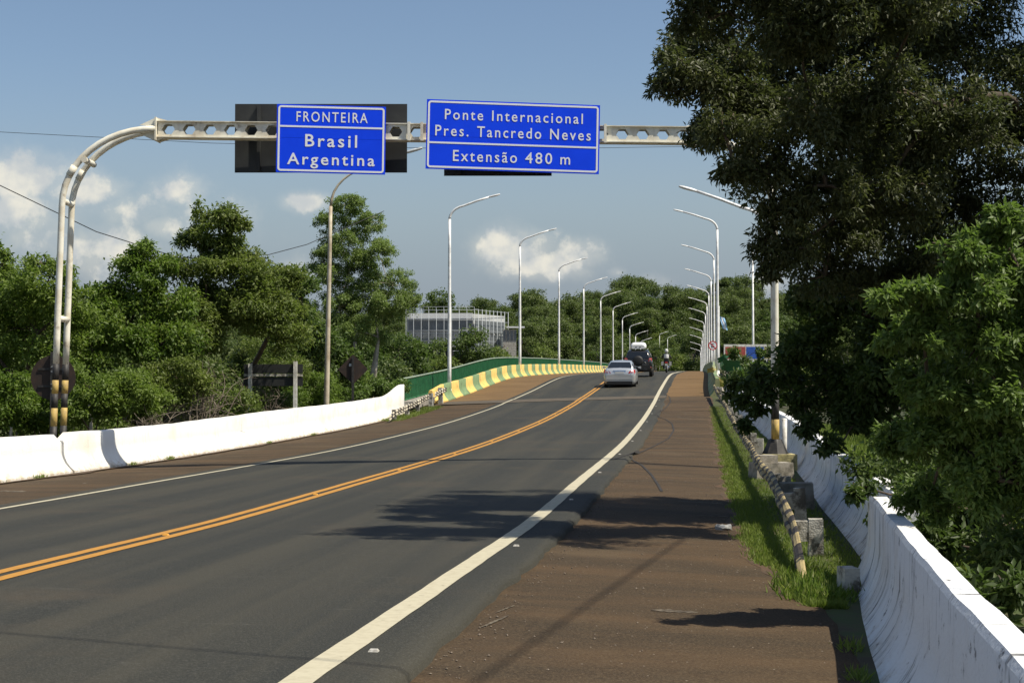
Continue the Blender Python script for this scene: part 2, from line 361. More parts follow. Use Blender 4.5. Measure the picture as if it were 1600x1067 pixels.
# ------------------------------------------------------------------ mesh helpers
class MB:
    """collects shapes and links them as ONE mesh object"""
    def __init__(s): s.v, s.f, s.m, s.sm = [], [], [], []

    def add(s, vs, fs, mi=0, smooth=False):
        o = len(s.v); s.v += [tuple(map(float, v)) for v in vs]
        for f in fs: s.f.append(tuple(i + o for i in f)); s.m.append(mi); s.sm.append(smooth)
        return s

    def box(s, c, size, mat3=None, mi=0, taper=1.0):
        hx, hy, hz = (q / 2 for q in size); vs = []
        for z, t in ((-hz, 1.0), (hz, taper)):
            for x, y in ((-hx, -hy), (hx, -hy), (hx, hy), (-hx, hy)):
                p = Vector((x * t, y * t, z)); vs.append((mat3 @ p if mat3 else p) + Vector(c))
        return s.add(vs, [(3, 2, 1, 0), (4, 5, 6, 7), (0, 1, 5, 4), (1, 2, 6, 5), (2, 3, 7, 6), (3, 0, 4, 7)], mi)

    def tube(s, path, rad, n=8, mi=0, cap=True):
        P = [Vector(p) for p in path]; k = len(P)
        if not hasattr(rad, '__len__'): rad = [rad] * k
        vs = []; up = None
        for i in range(k):
            t = (P[min(i + 1, k - 1)] - P[max(i - 1, 0)]).normalized()
            if up is None: up = Vector((1, 0, 0)) if abs(t.x) < .8 else Vector((0, 1, 0))
            a = t.cross(up).normalized(); b = t.cross(a).normalized()
            for j in range(n):
                q = 2 * math.pi * j / n
                vs.append(P[i] + (a * math.cos(q) + b * math.sin(q)) * rad[i])
        fs = [(i * n + j, i * n + (j + 1) % n, (i + 1) * n + (j + 1) % n, (i + 1) * n + j) for i in range(k - 1) for j in range(n)]
        s.add(vs, fs, mi, True)
        if cap:
            s.add(vs[:n], [tuple(range(n))], mi); s.add(vs[-n:], [tuple(range(n))[::-1]], mi)
        return s

    def lathe(s, prof, n=16, c=(0, 0, 0), axis='Z', mi=0, smooth=True):
        vs = []
        for r, z in prof:
            for j in range(n):
                q = 2 * math.pi * j / n; x, y = r * math.cos(q), r * math.sin(q)
                p = (x, y, z) if axis == 'Z' else ((x, z, y) if axis == 'Y' else (z, x, y))
                vs.append(Vector(p) + Vector(c))
        k = len(prof)
        fs = [(i * n + j, i * n + (j + 1) % n, (i + 1) * n + (j + 1) % n, (i + 1) * n + j) for i in range(k - 1) for j in range(n)]
        return s.add(vs, fs, mi, smooth)

    def loft(s, rings, mi=0, smooth=True, closed=True, cap=True):
        n = len(rings[0]); vs = [p for r in rings for p in r]; k = len(rings)
        fs = [(i * n + j, i * n + (j + 1) % n, (i + 1) * n + (j + 1) % n, (i + 1) * n + j) for i in range(k - 1) for j in range(n if closed else n - 1)]
        s.add(vs, fs, mi, smooth)
        if cap and closed:
            s.add(rings[0], [tuple(range(n))[::-1]], mi); s.add(rings[-1], [tuple(range(n))], mi)
        return s

    def prism(s, poly, y0, y1, mi=0):
        """polygon in X,Z pushed along Y"""
        n = len(poly); vs = [(x, y0, z) for x, z in poly] + [(x, y1, z) for x, z in poly]
        fs = [tuple(range(n)), tuple(range(2 * n - 1, n - 1, -1))] + [(j, j + n, (j + 1) % n + n, (j + 1) % n) for j in range(n)]
        return s.add(vs, fs, mi)

    def build(s, name, mats, parent=None, loc=None, rotz=0.0, fixn=True):
        me = bpy.data.meshes.new(name); me.from_pydata(s.v, [], s.f)
        for m in (mats if isinstance(mats, (list, tuple)) else [mats]): me.materials.append(M[m])
        me.polygons.foreach_set('material_index', s.m); me.polygons.foreach_set('use_smooth', s.sm)
        if fixn:
            bm = bmesh.new(); bm.from_mesh(me); bmesh.ops.remove_doubles(bm, verts=bm.verts, dist=1e-5); bmesh.ops.recalc_face_normals(bm, faces=bm.faces); bm.to_mesh(me); bm.free()
        me.update()
        o = bpy.data.objects.new(name, me); C.objects.link(o)
        if loc is not None: o.location = loc
        o.rotation_euler.z = rotz
        if parent is not None: o.parent = parent
        return o


def tag(o, label=None, cat=None, group=None, kind=None):
    if label: o['label'] = label
    if cat: o['category'] = cat
    if group: o['group'] = group
    if kind: o['kind'] = kind
    return o


def empty(name, loc=(0, 0, 0), rotz=0.0):
    o = bpy.data.objects.new(name, None); C.objects.link(o); o.location = loc; o.rotation_euler.z = rotz; o.empty_display_size = .2
    return o


def copy_tree(o, parent=None):
    c = o.copy(); C.objects.link(c); c.parent = parent
    for ch in list(o.children): copy_tree(ch, c)
    return c


def strip(name, ss, offs, mats, kind='structure', wobble=None):
    """sheet along the road: ss stations, offs list of (offset, height) or function of s giving that list"""
    mb = MB(); rows = []
    for s in ss:
        prof = offs(s) if callable(offs) else offs
        rows.append([rd(s, o, z) for o, z in prof])
    n = len(rows[0]); vs = [p for r in rows for p in r]
    fs = [(i * n + j, i * n + j + 1, (i + 1) * n + j + 1, (i + 1) * n + j) for i in range(len(rows) - 1) for j in range(n - 1)]
    mb.add(vs, fs, 0, True); o = mb.build(name, mats, fixn=False)
    return tag(o, kind=kind)


def frange(a, b, step):
    n = max(1, int(round((b - a) / step))); return [a + (b - a) * i / n for i in range(n + 1)]


S_ROAD = frange(-30, 12, 1.5) + frange(13, 110, 1) + frange(112, 460, 4)
WL, WR = 3.426, 3.486
JOINT = 72.0                          # where the bridge begins
# ------------------------------------------------------------------ setting: terrain, river, road, shoulders, markings
def sm(a, b, x):
    t = min(1, max(0, (x - a) / (b - a))); return t * t * (3 - 2 * t)


def lip(s): return 1 - sm(52, 70, s)          # the old shoulder lies lower than the new asphalt until the bridge


def shoulder_z(s, off):
    """height of the right shoulder and verge over the crossfall plane"""
    k = lip(s)
    return -k * (.075 + (off - 3.95) * .042) - .012 * (1 - k)


def terr(s, off):
    """terrain height (absolute) at a station and offset"""
    zr = float(pchip(_kz, _z, max(-40, min(s, 900))))
    if s < 85:
        if off > 0:
            z = zr - .35
            if off > 7.55: z += sm(7.55, 8.1, off) * (.62 * sm(13, 17, s) + .0) + sm(9, 30, off) * 1.2
        else:
            z = zr - .35 - sm(6.5, 40, -off) * 2.6
        z = z if s < 55 else z + (-z - .4) * 0 - sm(58, 85, s) * 1.5 - (zr * sm(60, 75, s))
    else:
        z = -1.9
    g = sm(84, 135, s) * (1 - sm(330, 395, s))
    z = z * (1 - g) + (-26) * g
    if s > 395: z = -.8 - .2
    # wooded hill beyond the river
    hill = sm(405, 640, s + 12 * math.sin(off * .013 + 1)) * (16.5 + 4 * math.sin(off * .011 + .6) + 3 * math.sin(off * .031 + 2))
    cut = sm(6, 40, abs(off - 4))
    z += hill * (.0 + 1.0 * cut if s < 480 else 1)
    return z


def build_terrain():
    ss = frange(-40, 100, 2.5) + frange(104, 460, 6) + frange(470, 760, 14) + [800, 900, 1100, 1500, 2200, 3200]
    oo = [-2500, -1600, -1000, -700, -500] + frange(-400, -60, 20) + frange(-55, -15, 4) + frange(-13, -7, 1.5) + [-5.9, -3, 0, 3, 5.9, 6.8, 7.5, 7.8, 8.1, 8.6, 9.5] + frange(11, 55, 4) + frange(60, 400, 20) + [500, 700, 1000, 1600, 2500]
    mb = MB(); vs = []
    for s in ss:
        for o in oo:
            p = rd(min(s, 890), 0); zz = terr(s, o)
            j = (math.sin(o * 1.7 + s * .9) + math.sin(o * .6 - s * 1.3)) * .05 * sm(8.5, 14, abs(o))
            vs.append((p.x + o + (0 if s < 890 else (s - 890) * .12), s, zz + j))
    n = len(oo)
    mb.add(vs, [(i * n + j, i * n + j + 1, (i + 1) * n + j + 1, (i + 1) * n + j) for i in range(len(ss) - 1) for j in range(n - 1)], 0, True)
    tag(mb.build('terrain', 'forest_floor', fixn=False), kind='structure')
    w = MB(); w.add([(-900, 90, -21), (900, 90, -21), (900, 400, -21), (-900, 400, -21)], [(0, 1, 2, 3)])
    tag(w.build('river', 'river', fixn=False), kind='structure')


build_terrain()


_ls = np.arange(-31, 470, .23); _lg = np.random.default_rng(21)
_lv = _lg.normal(size=len(_ls)) * .013 + np.convolve(_lg.normal(size=len(_ls)), np.ones(9) / 9, 'same') * .04


def lipedge(s):
    return 3.93 + float(np.interp(s, _ls, _lv))


def road_prof(s):
    e = lipedge(s); k = lip(s)
    return [(-3.78, .0), (-3.4, .004), (-1.7, .012), (0, .015), (1.7, .012), (3.45, .004), (e - .06, -.004), (e, -.015 - .02 * k), (e + .02, -.11 * k - .035)]


S_FINE = frange(-30, 4, 1.5) + frange(4, 40, .1) + frange(41, 110, 1) + frange(112, 460, 4)
strip('road', S_FINE, road_prof, 'asphalt')


def verge_edge(s):
    """ragged inner edge of the grass"""
    return float(np.interp(s, [-30, 12.0, 12.7, 14.2, 15.6, 17.3, 21, 30, 60, 72], [6.3, 6.3, 6.14, 6.10, 5.92, 5.83, 5.84, 5.80, 5.84, 5.9])) + .035 * math.sin(s * 3.1) + .025 * math.sin(s * 7.7)


strip('right_shoulder', frange(-30, 4, 1.5) + frange(4, 45, .4) + frange(46, JOINT, 1), lambda s: [(3.82, shoulder_z(s, 3.82) - .004), (4.4, shoulder_z(s, 4.4)), (5.2, shoulder_z(s, 5.2)), (verge_edge(s) + .06, shoulder_z(s, 6.0)), (verge_edge(s) + .16, shoulder_z(s, 6.0) - .05)], 'shoulder')
strip('left_shoulder', frange(-30, JOINT, 1), lambda s: [(-7.15, -.045), (-5.2, -.02), (-4.4, -.012), (-3.70, -.006)], 'shoulder')
strip('verge_soil', frange(-30, 73, 1), lambda s: [(verge_edge(s) - .05, shoulder_z(s, 6.0) - .03), (6.4, shoulder_z(s, 6.2)), (7.0, shoulder_z(s, 6.6)), (7.9, shoulder_z(s, 6.8) - .02)], 'turf')
strip('left_verge', frange(-30, 73, 1), lambda s: [(-9.8, -.5), (-7.6, -.18), (-7.05, -.06)], 'soil')
# bridge deck: a slab with an edge, its shoulders of pale dusty concrete
strip('bridge_deck', frange(JOINT, 400, 4), lambda s: [(8.8, -.9), (8.8, -.05), (-8.8, -.05), (-8.8, -.9), (8.8, -.9)], 'concrete')
strip('deck_shoulder', frange(JOINT, 400, 2), lambda s: [(3.80, -.010), (6.0, -.020)], 'deck_shoulder')
strip('deck_shoulder', frange(JOINT, 400, 2), lambda s: [(-6.75, -.020), (-3.72, -.010)], 'deck_shoulder')
strip('bridge_joint', [JOINT - 1.7, JOINT - .5, JOINT, JOINT + 1.0], lambda s: [(-6.5, .012), (-3.6, .020), (-1.7, .027), (0, .030), (1.7, .027), (3.4, .020), (3.9, .012)], 'joint_concrete')


def rz(off):
    """asphalt surface height over the crossfall plane"""
    return float(np.interp(off, [-3.78, -3.4, -1.7, 0, 1.7, 3.45, 3.9], [0, .004, .012, .015, .012, .004, -.004]))


def mark(name, a, b, mat_, ss):
    def w(s, k): return .0025 * math.sin(s * 3.3 + k) + .002 * math.sin(s * 9.1 + 2 * k)
    strip(name, ss, lambda s: [(a + w(s, 1), rz(a) + (.020 if -2.2 < s - JOINT < 1.5 else .005)), (b + w(s, 2), rz(b) + (.020 if -2.2 < s - JOINT < 1.5 else .005))], mat_)


SM = frange(-30, 3, 1) + frange(3.3, 40, .3) + frange(41, 70, 1) + frange(70.2, 74, .2) + frange(75, 240, 2)
mark('edge_line', -WL - .05, -WL + .05, 'line_white', SM)
mark('edge_line', WR - .085, WR + .085, 'line_white', SM)
mark('centre_line', -.165, -.045, 'line_yellow', SM)
mark('centre_line', .045, .165, 'line_yellow', SM)

def ground_at(px, py, s=30.0, off=4.5):
    """station and offset of the pavement point seen at a photo pixel"""
    def pr(s, o):
        q = rd(s, o, shoulder_z(s, o) if o > 3.95 else rz(o)); dz = q.z - CAMZ
        w = q.y * math.cos(PITCH) + dz * math.sin(PITCH); v = -q.y * math.sin(PITCH) + dz * math.cos(PITCH)
        return 800 + FOC * q.x / w - px, 533.5 - FOC * v / w - py
    for _ in range(40):
        a, b = pr(s, off); a1, b1 = pr(s + .05, off); a2, b2 = pr(s, off + .02)
        j11, j21, j12, j22 = (a1 - a) / .05, (b1 - b) / .05, (a2 - a) / .02, (b2 - b) / .02; det = j11 * j22 - j12 * j21
        if abs(det) < 1e-9: break
        ds, do = -(a * j22 - b * j12) / det, -(j11 * b - j21 * a) / det; k = min(1, 4 / (abs(ds) + 1e-9), .8 / (abs(do) + 1e-9))
        s, off = max(5, min(110, s + ds * k)), max(-8, min(9, off + do * k))
    return s, off


# tyre marks: long black arcs over the right shoulder
for pts in ([(945, 719), (958, 718), (985, 709), (1020, 698), (1045, 685), (1053, 672), (1050, 662), (1040, 655), (1022, 648)],
            [(966, 711), (985, 717), (1003, 727), (1018, 742), (1028, 757), (1034, 768)],
            [(1022, 648), (1040, 638), (1048, 628), (1046, 620), (1036, 613)]):
    P = [ground_at(px, py) for px, py in pts]
    a = np.array(P); t = np.arange(len(a)); tt = np.linspace(0, len(a) - 1, 50)
    dd, oo = np.interp(tt, t, a[:, 0]), np.interp(tt, t, a[:, 1])
    mb = MB(); vs = []
    for i in range(50):
        h = lambda o: (shoulder_z(dd[i], o) + .007) if o > 3.95 else rz(o) + .007
        q = rd(dd[i], oo[i], h(oo[i])); i1 = min(49, i + 1); i0 = max(0, i - 1)
        tx, ty = oo[i1] - oo[i0], dd[i1] - dd[i0]; L = math.hypot(tx, ty) + 1e-6; w = .022
        o1, o2 = oo[i] - ty / L * w, oo[i] + ty / L * w; s1, s2 = dd[i] + tx / L * w, dd[i] - tx / L * w
        vs += [rd(s1, o1, h(o1)), rd(s2, o2, h(o2))]
    mb.add(vs, [(2 * i, 2 * i + 1, 2 * i + 3, 2 * i + 2) for i in range(49)])
    tag(mb.build('tyre_mark', 'rubber_mark', fixn=False), kind='structure')


# dusty scrapes and old joints across the shoulder
_r = random.Random(9)
for (pa, pb, wd) in (((733, 939), (804, 946), .03), ((705, 961), (795, 962), .05), ((1017, 953), (1090, 957), .045), ((0, 765), (40, 766), .10), ((1190, 966), (1228, 964), .04), ((940, 745), (1060, 750), .02), ((1000, 689), (1110, 691), .03), ((985, 697), (1060, 699), .03), ((1057, 652), (1090, 656), .08), ((975, 716), (1040, 719), .03), ((1008, 679), (1100, 681), .03), ((130, 753), (165, 754), .10), ((1060, 783), (1130, 787), .04), ((1090, 805), (1150, 808), .03)):
    (s0, o0), (s1, o1) = ground_at(*pa), ground_at(*pb); o0 = max(o0, 4.03) if o1 > 3.95 else o0; mb = MB(); vs = []; n = 14
    for i in range(n + 1):
        u = i / n; s_, o_ = s0 + (s1 - s0) * u, o0 + (o1 - o0) * u; w = wd * (.3 + .7 * math.sin(math.pi * u) ** .5) * _r.uniform(.4, 1.1)
        w *= 1.7; h = (shoulder_z(s_, o_) if o_ > 3.95 else (-.018 if o_ < -3.7 else rz(o_))) + .004; vs += [rd(s_ - w, o_, h), rd(s_ + w, o_, h)]
    mb.add(vs, [(2 * i, 2 * i + 1, 2 * i + 3, 2 * i + 2) for i in range(n)]); tag(mb.build('pavement_scrape', 'scrape', fixn=False), kind='structure')


# red earth drifted against the verge and the wall feet, loose stones
def left_foot(s): return float(np.interp(s, [-30, 10, 24.9, 27.4, 30.3, 35.6, 44.3, 56.4, 64], [-5.9, -6.05, -6.15, -6.19, -6.30, -6.55, -6.62, -6.52, -6.72]))


_dg = np.random.default_rng(31); _ds = np.arange(-12, 80, .35); _dn = np.abs(np.convolve(_dg.normal(size=len(_ds)), np.ones(5) / 5, 'same')) * .16
def drift(s): return float(np.interp(s, _ds, _dn))
def sh_z(s, o):
    a = verge_edge(s) + .06; return shoulder_z(s, 5.2) + (shoulder_z(s, 6.0) - shoulder_z(s, 5.2)) * (o - 5.2) / (a - 5.2)


strip('dust_drift', frange(13.5, 70, .35), lambda s: [(verge_edge(s) - .05 - drift(s), sh_z(s, verge_edge(s) - .05 - drift(s)) + .002), (verge_edge(s) + .055, sh_z(s, verge_edge(s) + .055) + .004), (verge_edge(s) + .15, shoulder_z(s, 6.0) - .04)], 'red_dust')
strip('dust_drift', frange(14, 70, .35), lambda s: [(left_foot(s) - .05, -.018), (left_foot(s) + .05, -.015), (left_foot(s) + .12 + drift(s + 5), -.013)], 'red_dust')
pb = MB()
for i in range(1500):
    u = _dg.random()
    if u < .45: s = 6 + 30 * _dg.random() ** 1.6; o = lipedge(s) + .04 + abs(_dg.normal()) * .16
    elif u < .75: s = 6 + 34 * _dg.random() ** 1.5; o = verge_edge(s) - abs(_dg.normal()) * .3
    else: s = 6 + 22 * _dg.random() ** 1.4; o = 4.05 + 2.1 * _dg.random()
    r = .0035 + .009 * _dg.random() ** 3; p = rd(s, o, shoulder_z(s, min(o, 6.0)) + r * .3); j = _dg.uniform(.6, 1.25, 6) * r
    pb.add([p + Vector((j[0], 0, 0)), p + Vector((0, j[1], 0)), p + Vector((-j[2], 0, 0)), p + Vector((0, -j[3], 0)), p + Vector((0, 0, j[4] * .8)), p + Vector((0, 0, -j[5]))], [(0, 1, 4), (1, 2, 4), (2, 3, 4), (3, 0, 4), (1, 0, 5), (2, 1, 5), (3, 2, 5), (0, 3, 5)])
tag(pb.build('gravel', 'pebble', fixn=False), 'loose stones scattered over the right shoulder', 'gravel', kind='stuff')


# ------------------------------------------------------------------ concrete walls (barrier profile, swept along the road)
def swept_wall(name, ss, prof, mats, label, cat='wall', mat_of=None, group=None):
    """prof(s) gives [(offset, dz)...] closed round the section; stores along / up-the-face coordinates for the stains"""
    mb = MB(); rows = [[rd(s, o, z) for o, z in prof(s)] for s in ss]; n = len(rows[0])
    me_v = [p for r in rows for p in r]
    up = []
    for s in ss:
        q = prof(s); acc = 0; z0 = min(z for _, z in q)
        for j in range(n):
            acc += math.hypot(q[j][0] - q[j - 1][0], q[j][1] - q[j - 1][1]) if j else 0; up.append((s, acc, q[j][0]))
    for i in range(len(ss) - 1):
        fs = [(i * n + j, i * n + (j + 1) % n, (i + 1) * n + (j + 1) % n, (i + 1) * n + j) for j in range(n)]
        for f in fs: mb.f.append(f); mb.m.append(mat_of(ss[i]) if mat_of else 0); mb.sm.append(1 <= f[0] % n <= 8)
    mb.v = [tuple(p) for p in me_v]
    mb.f += [tuple(range(n))[::-1], tuple((len(ss) - 1) * n + j for j in range(n))]; mb.m += [0, mat_of(ss[-1]) if mat_of else 0]; mb.sm += [False, False]
    o = mb.build(name, mats, fixn=False); me = o.data
    a = me.attributes.new('prof', 'FLOAT_VECTOR', 'POINT'); a.data.foreach_set('vector', np.array(up, float).ravel())
    bm = bmesh.new(); bm.from_mesh(me); bmesh.ops.recalc_face_normals(bm, faces=bm.faces); bm.to_mesh(me); bm.free()
    return tag(o, label, cat, group)


def jersey(side, foot, z0, h, top=.19, flare=.22):
    """barrier section: foot is the offset of the face nearest the road"""
    f = -1 if side < 0 else 1
    P = [(0, 0), (0, .05)] + [(flare * (1 - (1 - t) ** 2.4), .05 + (min(.58, h - .12) - .05) * t) for t in (.07, .15, .24, .34, .46, .6, .78)] + [(flare, h - .03), (flare + .02, h), (flare + top - .02, h), (flare + top, h - .03), (flare + top + .1, 0)]
    return [(foot + f * a, z0 + b) for a, b in P]


def rag(s, k=0): return .008 * math.sin(s * 1.3 + k) + .004 * math.sin(s * 3.7 + 2 * k) + .003 * math.sin(s * 9 + k)


swept_wall('concrete_wall', frange(-12, 27.5, .5) + [27.6, 27.75, 27.85], lambda s: jersey(-1, left_foot(s) + rag(s) * .5, -.03, (.745 if s < 27.5 else .745 - (s - 27.5) * .42) + rag(s, 1) * .6), ['limewash'], 'long white concrete barrier wall at the left edge, up to the striped gantry post')


def lw2(s):
    h = .76 + .12 * sm(30, 46, s)
    if s < 28.3: h -= (28.3 - s) * .4
    h += .36 * sm(58.6, 63.0, s) ** 1.3
    fl = .22 * (1 - .6 * sm(57, 62, s))
    return jersey(-1, left_foot(s) + rag(s, 2) * .5 + .0 * s, -.03, h + rag(s, 3) * .6, .19, fl)


swept_wall('concrete_wall', [27.92, 28.05, 28.3] + frange(28.7, 57, .5) + frange(57.4, 63.2, .3), lw2, ['limewash'], 'white concrete barrier wall on the left that curves up to a point by the green railing')


def right_top(s): return float(np.interp(s, [-12, -3, 5.86, 7.3, 9.43, 12, 14.5], [6.44, 6.50, 6.543, 6.565, 6.64, 6.755, 6.871]))


swept_wall('concrete_wall', frange(-12, 4, .8) + frange(4.2, 14.5, .2), lambda s: jersey(1, right_top(s) - .25 + .08 * sm(10, 14.5, s) + rag(s * .5, 1) * .5, -.27, .82 + rag(s * .8) * .9 - (.05 * sm(14.2, 14.5, s)), .155, .25 - .08 * sm(10, 14.5, s)), ['limewash_mouldy'], 'mould-streaked white barrier wall in the right foreground beside the camera')


def right_top2(s): return float(np.interp(s, [14, 18.25, 22.2, 27.9, 40, 55, 68], [7.10, 7.20, 7.25, 7.38, 7.45, 7.2, 6.6]))


swept_wall('concrete_wall', frange(14.62, 30, .3) + frange(31, 68, 1), lambda s: jersey(1, right_top2(s) - .24 + rag(s * .5, 4) * .5, -.27 * lip(s), .80 + rag(s * 1.7, 2) * .9 - .05 * sm(15.0, 14.62, s), .19, .25), ['limewash_mouldy'], 'white barrier wall set further back on the right, behind the striped guardrail')

# bridge parapets
swept_wall('bridge_parapet', [JOINT + .6, JOINT + 1.0] + frange(JOINT + 1.2, 300, 1.2), lambda s: jersey(-1, -6.72 + .25 * sm(JOINT + 1.6, JOINT + .6, s) * -1, -.03, .84 - .22 * sm(JOINT + 1.8, JOINT + .6, s), .18, .24), ['parapet_yellow', 'parapet_green'], 'low bridge parapet painted in yellow and green stripes on the left', 'parapet', mat_of=lambda s: int((s - JOINT + .9) // 2.4) % 2)
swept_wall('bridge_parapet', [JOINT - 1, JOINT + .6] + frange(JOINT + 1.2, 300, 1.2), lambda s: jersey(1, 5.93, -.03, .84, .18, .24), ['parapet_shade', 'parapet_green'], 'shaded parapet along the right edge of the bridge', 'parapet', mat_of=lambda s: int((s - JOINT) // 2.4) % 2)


def green_railing(off, label, s0):
    t = empty('bridge_railing', rd(s0, off, 0))
    inv = Vector(t.location)
    mb = MB(); mb.tube([rd(s, off, 1.30) - inv for s in frange(s0, 300, 3)], .045, 6); mb.build('handrail', 'rail_cap', t)
    mb = MB(); mb.tube([rd(s, off, .32) - inv for s in frange(s0, 300, 3)], .03, 6); mb.build('bottom_rail', 'rail_green', t)
    mb = MB()
    for s in frange(s0, 300, .2 if off < 0 else .3):
        a, b = rd(s, off, .30) - inv, rd(s, off, 1.29) - inv
        mb.box((a + b) / 2, (.03, .06, b.z - a.z))
    tag(mb.build('picket', 'rail_green', t), kind='stuff')
    for s in frange(s0, 160, 4.0):
        p = MB(); a = rd(s, off, -.05) - inv; p.box((a.x, a.y, a.z + .65), (.09, .09, 1.3)); p.build('post', 'rail_green', t)
    mb = MB()
    o2 = off + (.35 if off < 0 else -.35)
    q = [rd(s, o, z) - inv for s in frange(s0, 300, 4) for o, z in ((off + (-.4 if off < 0 else .4), .0), (off + (-.4 if off < 0 else .4), .28), (o2 + (.9 if off < 0 else -.9) * .55, .28), (o2 + (.9 if off < 0 else -.9) * .55, 0))]
    n = len(frange(s0, 300, 4)); mb.add(q, [(i * 4 + j, i * 4 + (j + 1) % 4, (i + 1) * 4 + (j + 1) % 4, (i + 1) * 4 + j) for i in range(n - 1) for j in range(4)] + [(0, 1, 2, 3)]); mb.build('footway', 'concrete', t)
    return tag(t, label, 'railing')


green_railing(-7.95, 'dark green picket railing behind the striped parapet on the left', 68.3)
green_railing(7.75, 'green railing along the right side of the bridge behind the lamp posts', 73)


# ------------------------------------------------------------------ guardrails: double-wave beam, striped
def guardrail(name, pts, stripe, mats, label, posts, post_size, post_mat, face, spacer=True):
    """pts: (s, off, z of the rail centre); face +1 when the wave faces right"""
    t = empty(name, rd(pts[0][0], pts[0][1], 0)); inv = Vector(t.location)
    a = np.array(pts); n = 150; u = np.linspace(0, 1, n)
    L = np.concatenate([[0], np.cumsum(np.hypot(np.diff(a[:, 0]), np.diff(a[:, 1])))]); tot = L[-1]
    ss, oo, zz = (np.interp(u * tot, L, a[:, k]) for k in range(3))
    prof = [(0, .165), (.035, .15), (.075, .11), (.075, .06), (.03, .025), (.0, 0), (.03, -.025), (.075, -.06), (.075, -.11), (.035, -.15), (0, -.165),
            (-.02, -.165), (.015, -.14), (.05, -.10), (.05, -.065), (.01, -.03), (-.02, 0), (.01, .03), (.05, .065), (.05, .10), (.015, .14), (-.02, .165)]
    mb = MB(); m = len(prof)
    wave = MB(); rows = []
    for i in range(n):
        k = i / (n - 1)
        rows.append([rd(ss[i], oo[i] + face * p * .66 * (.9 + .2 * math.sin(i * .9)) + .012 * math.sin(i * .31), zz[i] + q * .66 + .010 * math.sin(i * .55)) - inv for p, q in prof])
    vs = [p for r in rows for p in r]; wave.v = [tuple(p) for p in vs]
    for i in range(n - 1):
        mi = int((u[i] * tot) // stripe) % 2
        for j in range(m): wave.f.append((i * m + j, i * m + (j + 1) % m, (i + 1) * m + (j + 1) % m, (i + 1) * m + j)); wave.m.append(mi); wave.sm.append(False)
    wave.f += [tuple(range(m)), tuple((n - 1) * m + j for j in range(m))]; wave.m += [0, 0]; wave.sm += [False] * 2
    wave.build('rail', mats, t)
    for k, s in enumerate(posts):
        o = float(np.interp(s, a[:, 0], a[:, 1])) - face * (.05 + post_size[0] / 2 + (.10 if spacer else .0))
        z = float(np.interp(s, a[:, 0], a[:, 2])); base = rd(s, o, 0) - inv
        zb = (shoulder_z(s, 6.3) if face < 0 else -.04) - .12; top = z + .10 + .06 * math.sin(k * 2.4)
        p = MB(); tw = .12 * math.sin(k * 3.7)
        r3 = Matrix.Rotation(ROT + tw, 3, 'Z') @ Matrix.Rotation(.05 * math.sin(k * 5.1), 3, 'Y')
        p.box((base.x, base.y, base.z + (zb + top) / 2), (post_size[0], post_size[1], top - zb), r3, taper=.93); p.build('post', post_mat, t)
        if spacer:
            q = MB(); q.box((base.x + face * (post_size[0] / 2 + .06), base.y, base.z + z - .02), (.13, post_size[1] * .7, .2), r3); q.build('spacer', post_mat, t)
    return tag(t, label, 'guardrail')


guardrail('guardrail', [(13.8, 6.29, -.34), (14.3, 6.29, -.18), (15.2, 6.28, .02), (16.5, 6.30, .12), (21.8, 6.40, .14), (29, 6.37, .15), (42, 6.33, .16), (56, 6.3, .28), (70, 6.1, .46)], .42, ['rail_yellow', 'rail_black'],
          'dented black and yellow striped guardrail along the right verge', [16.2, 19.6, 23.2, 33, 37, 41, 46, 51, 57, 63, 68.5], (.15, .17), 'concrete_white', -1)
guardrail('guardrail', [(55.8, -5.95, .12), (57.5, -6.0, .28), (62, -6.25, .36), (66.5, -6.5, .48), (67.5, -6.55, .50)], .36, ['rail_cream', 'rail_black'],
          'bent cream and black striped guardrail leading from the left wall to the bridge', [57.8, 61.5, 65.0], (.16, .2), 'concrete_white', 1, False)
guardrail('guardrail', [(69.3, -6.55, .50), (71, -6.6, .55), (72.9, -6.62, .60)], .36, ['rail_cream', 'rail_black'],
          'short striped guardrail stub at the start of the yellow and green parapet', [69.2, 72.3], (.2, .2), 'concrete_white', 1, False)


# ------------------------------------------------------------------ sign gantry
GY = 29.6


def gy(x): return GY + .015 * x


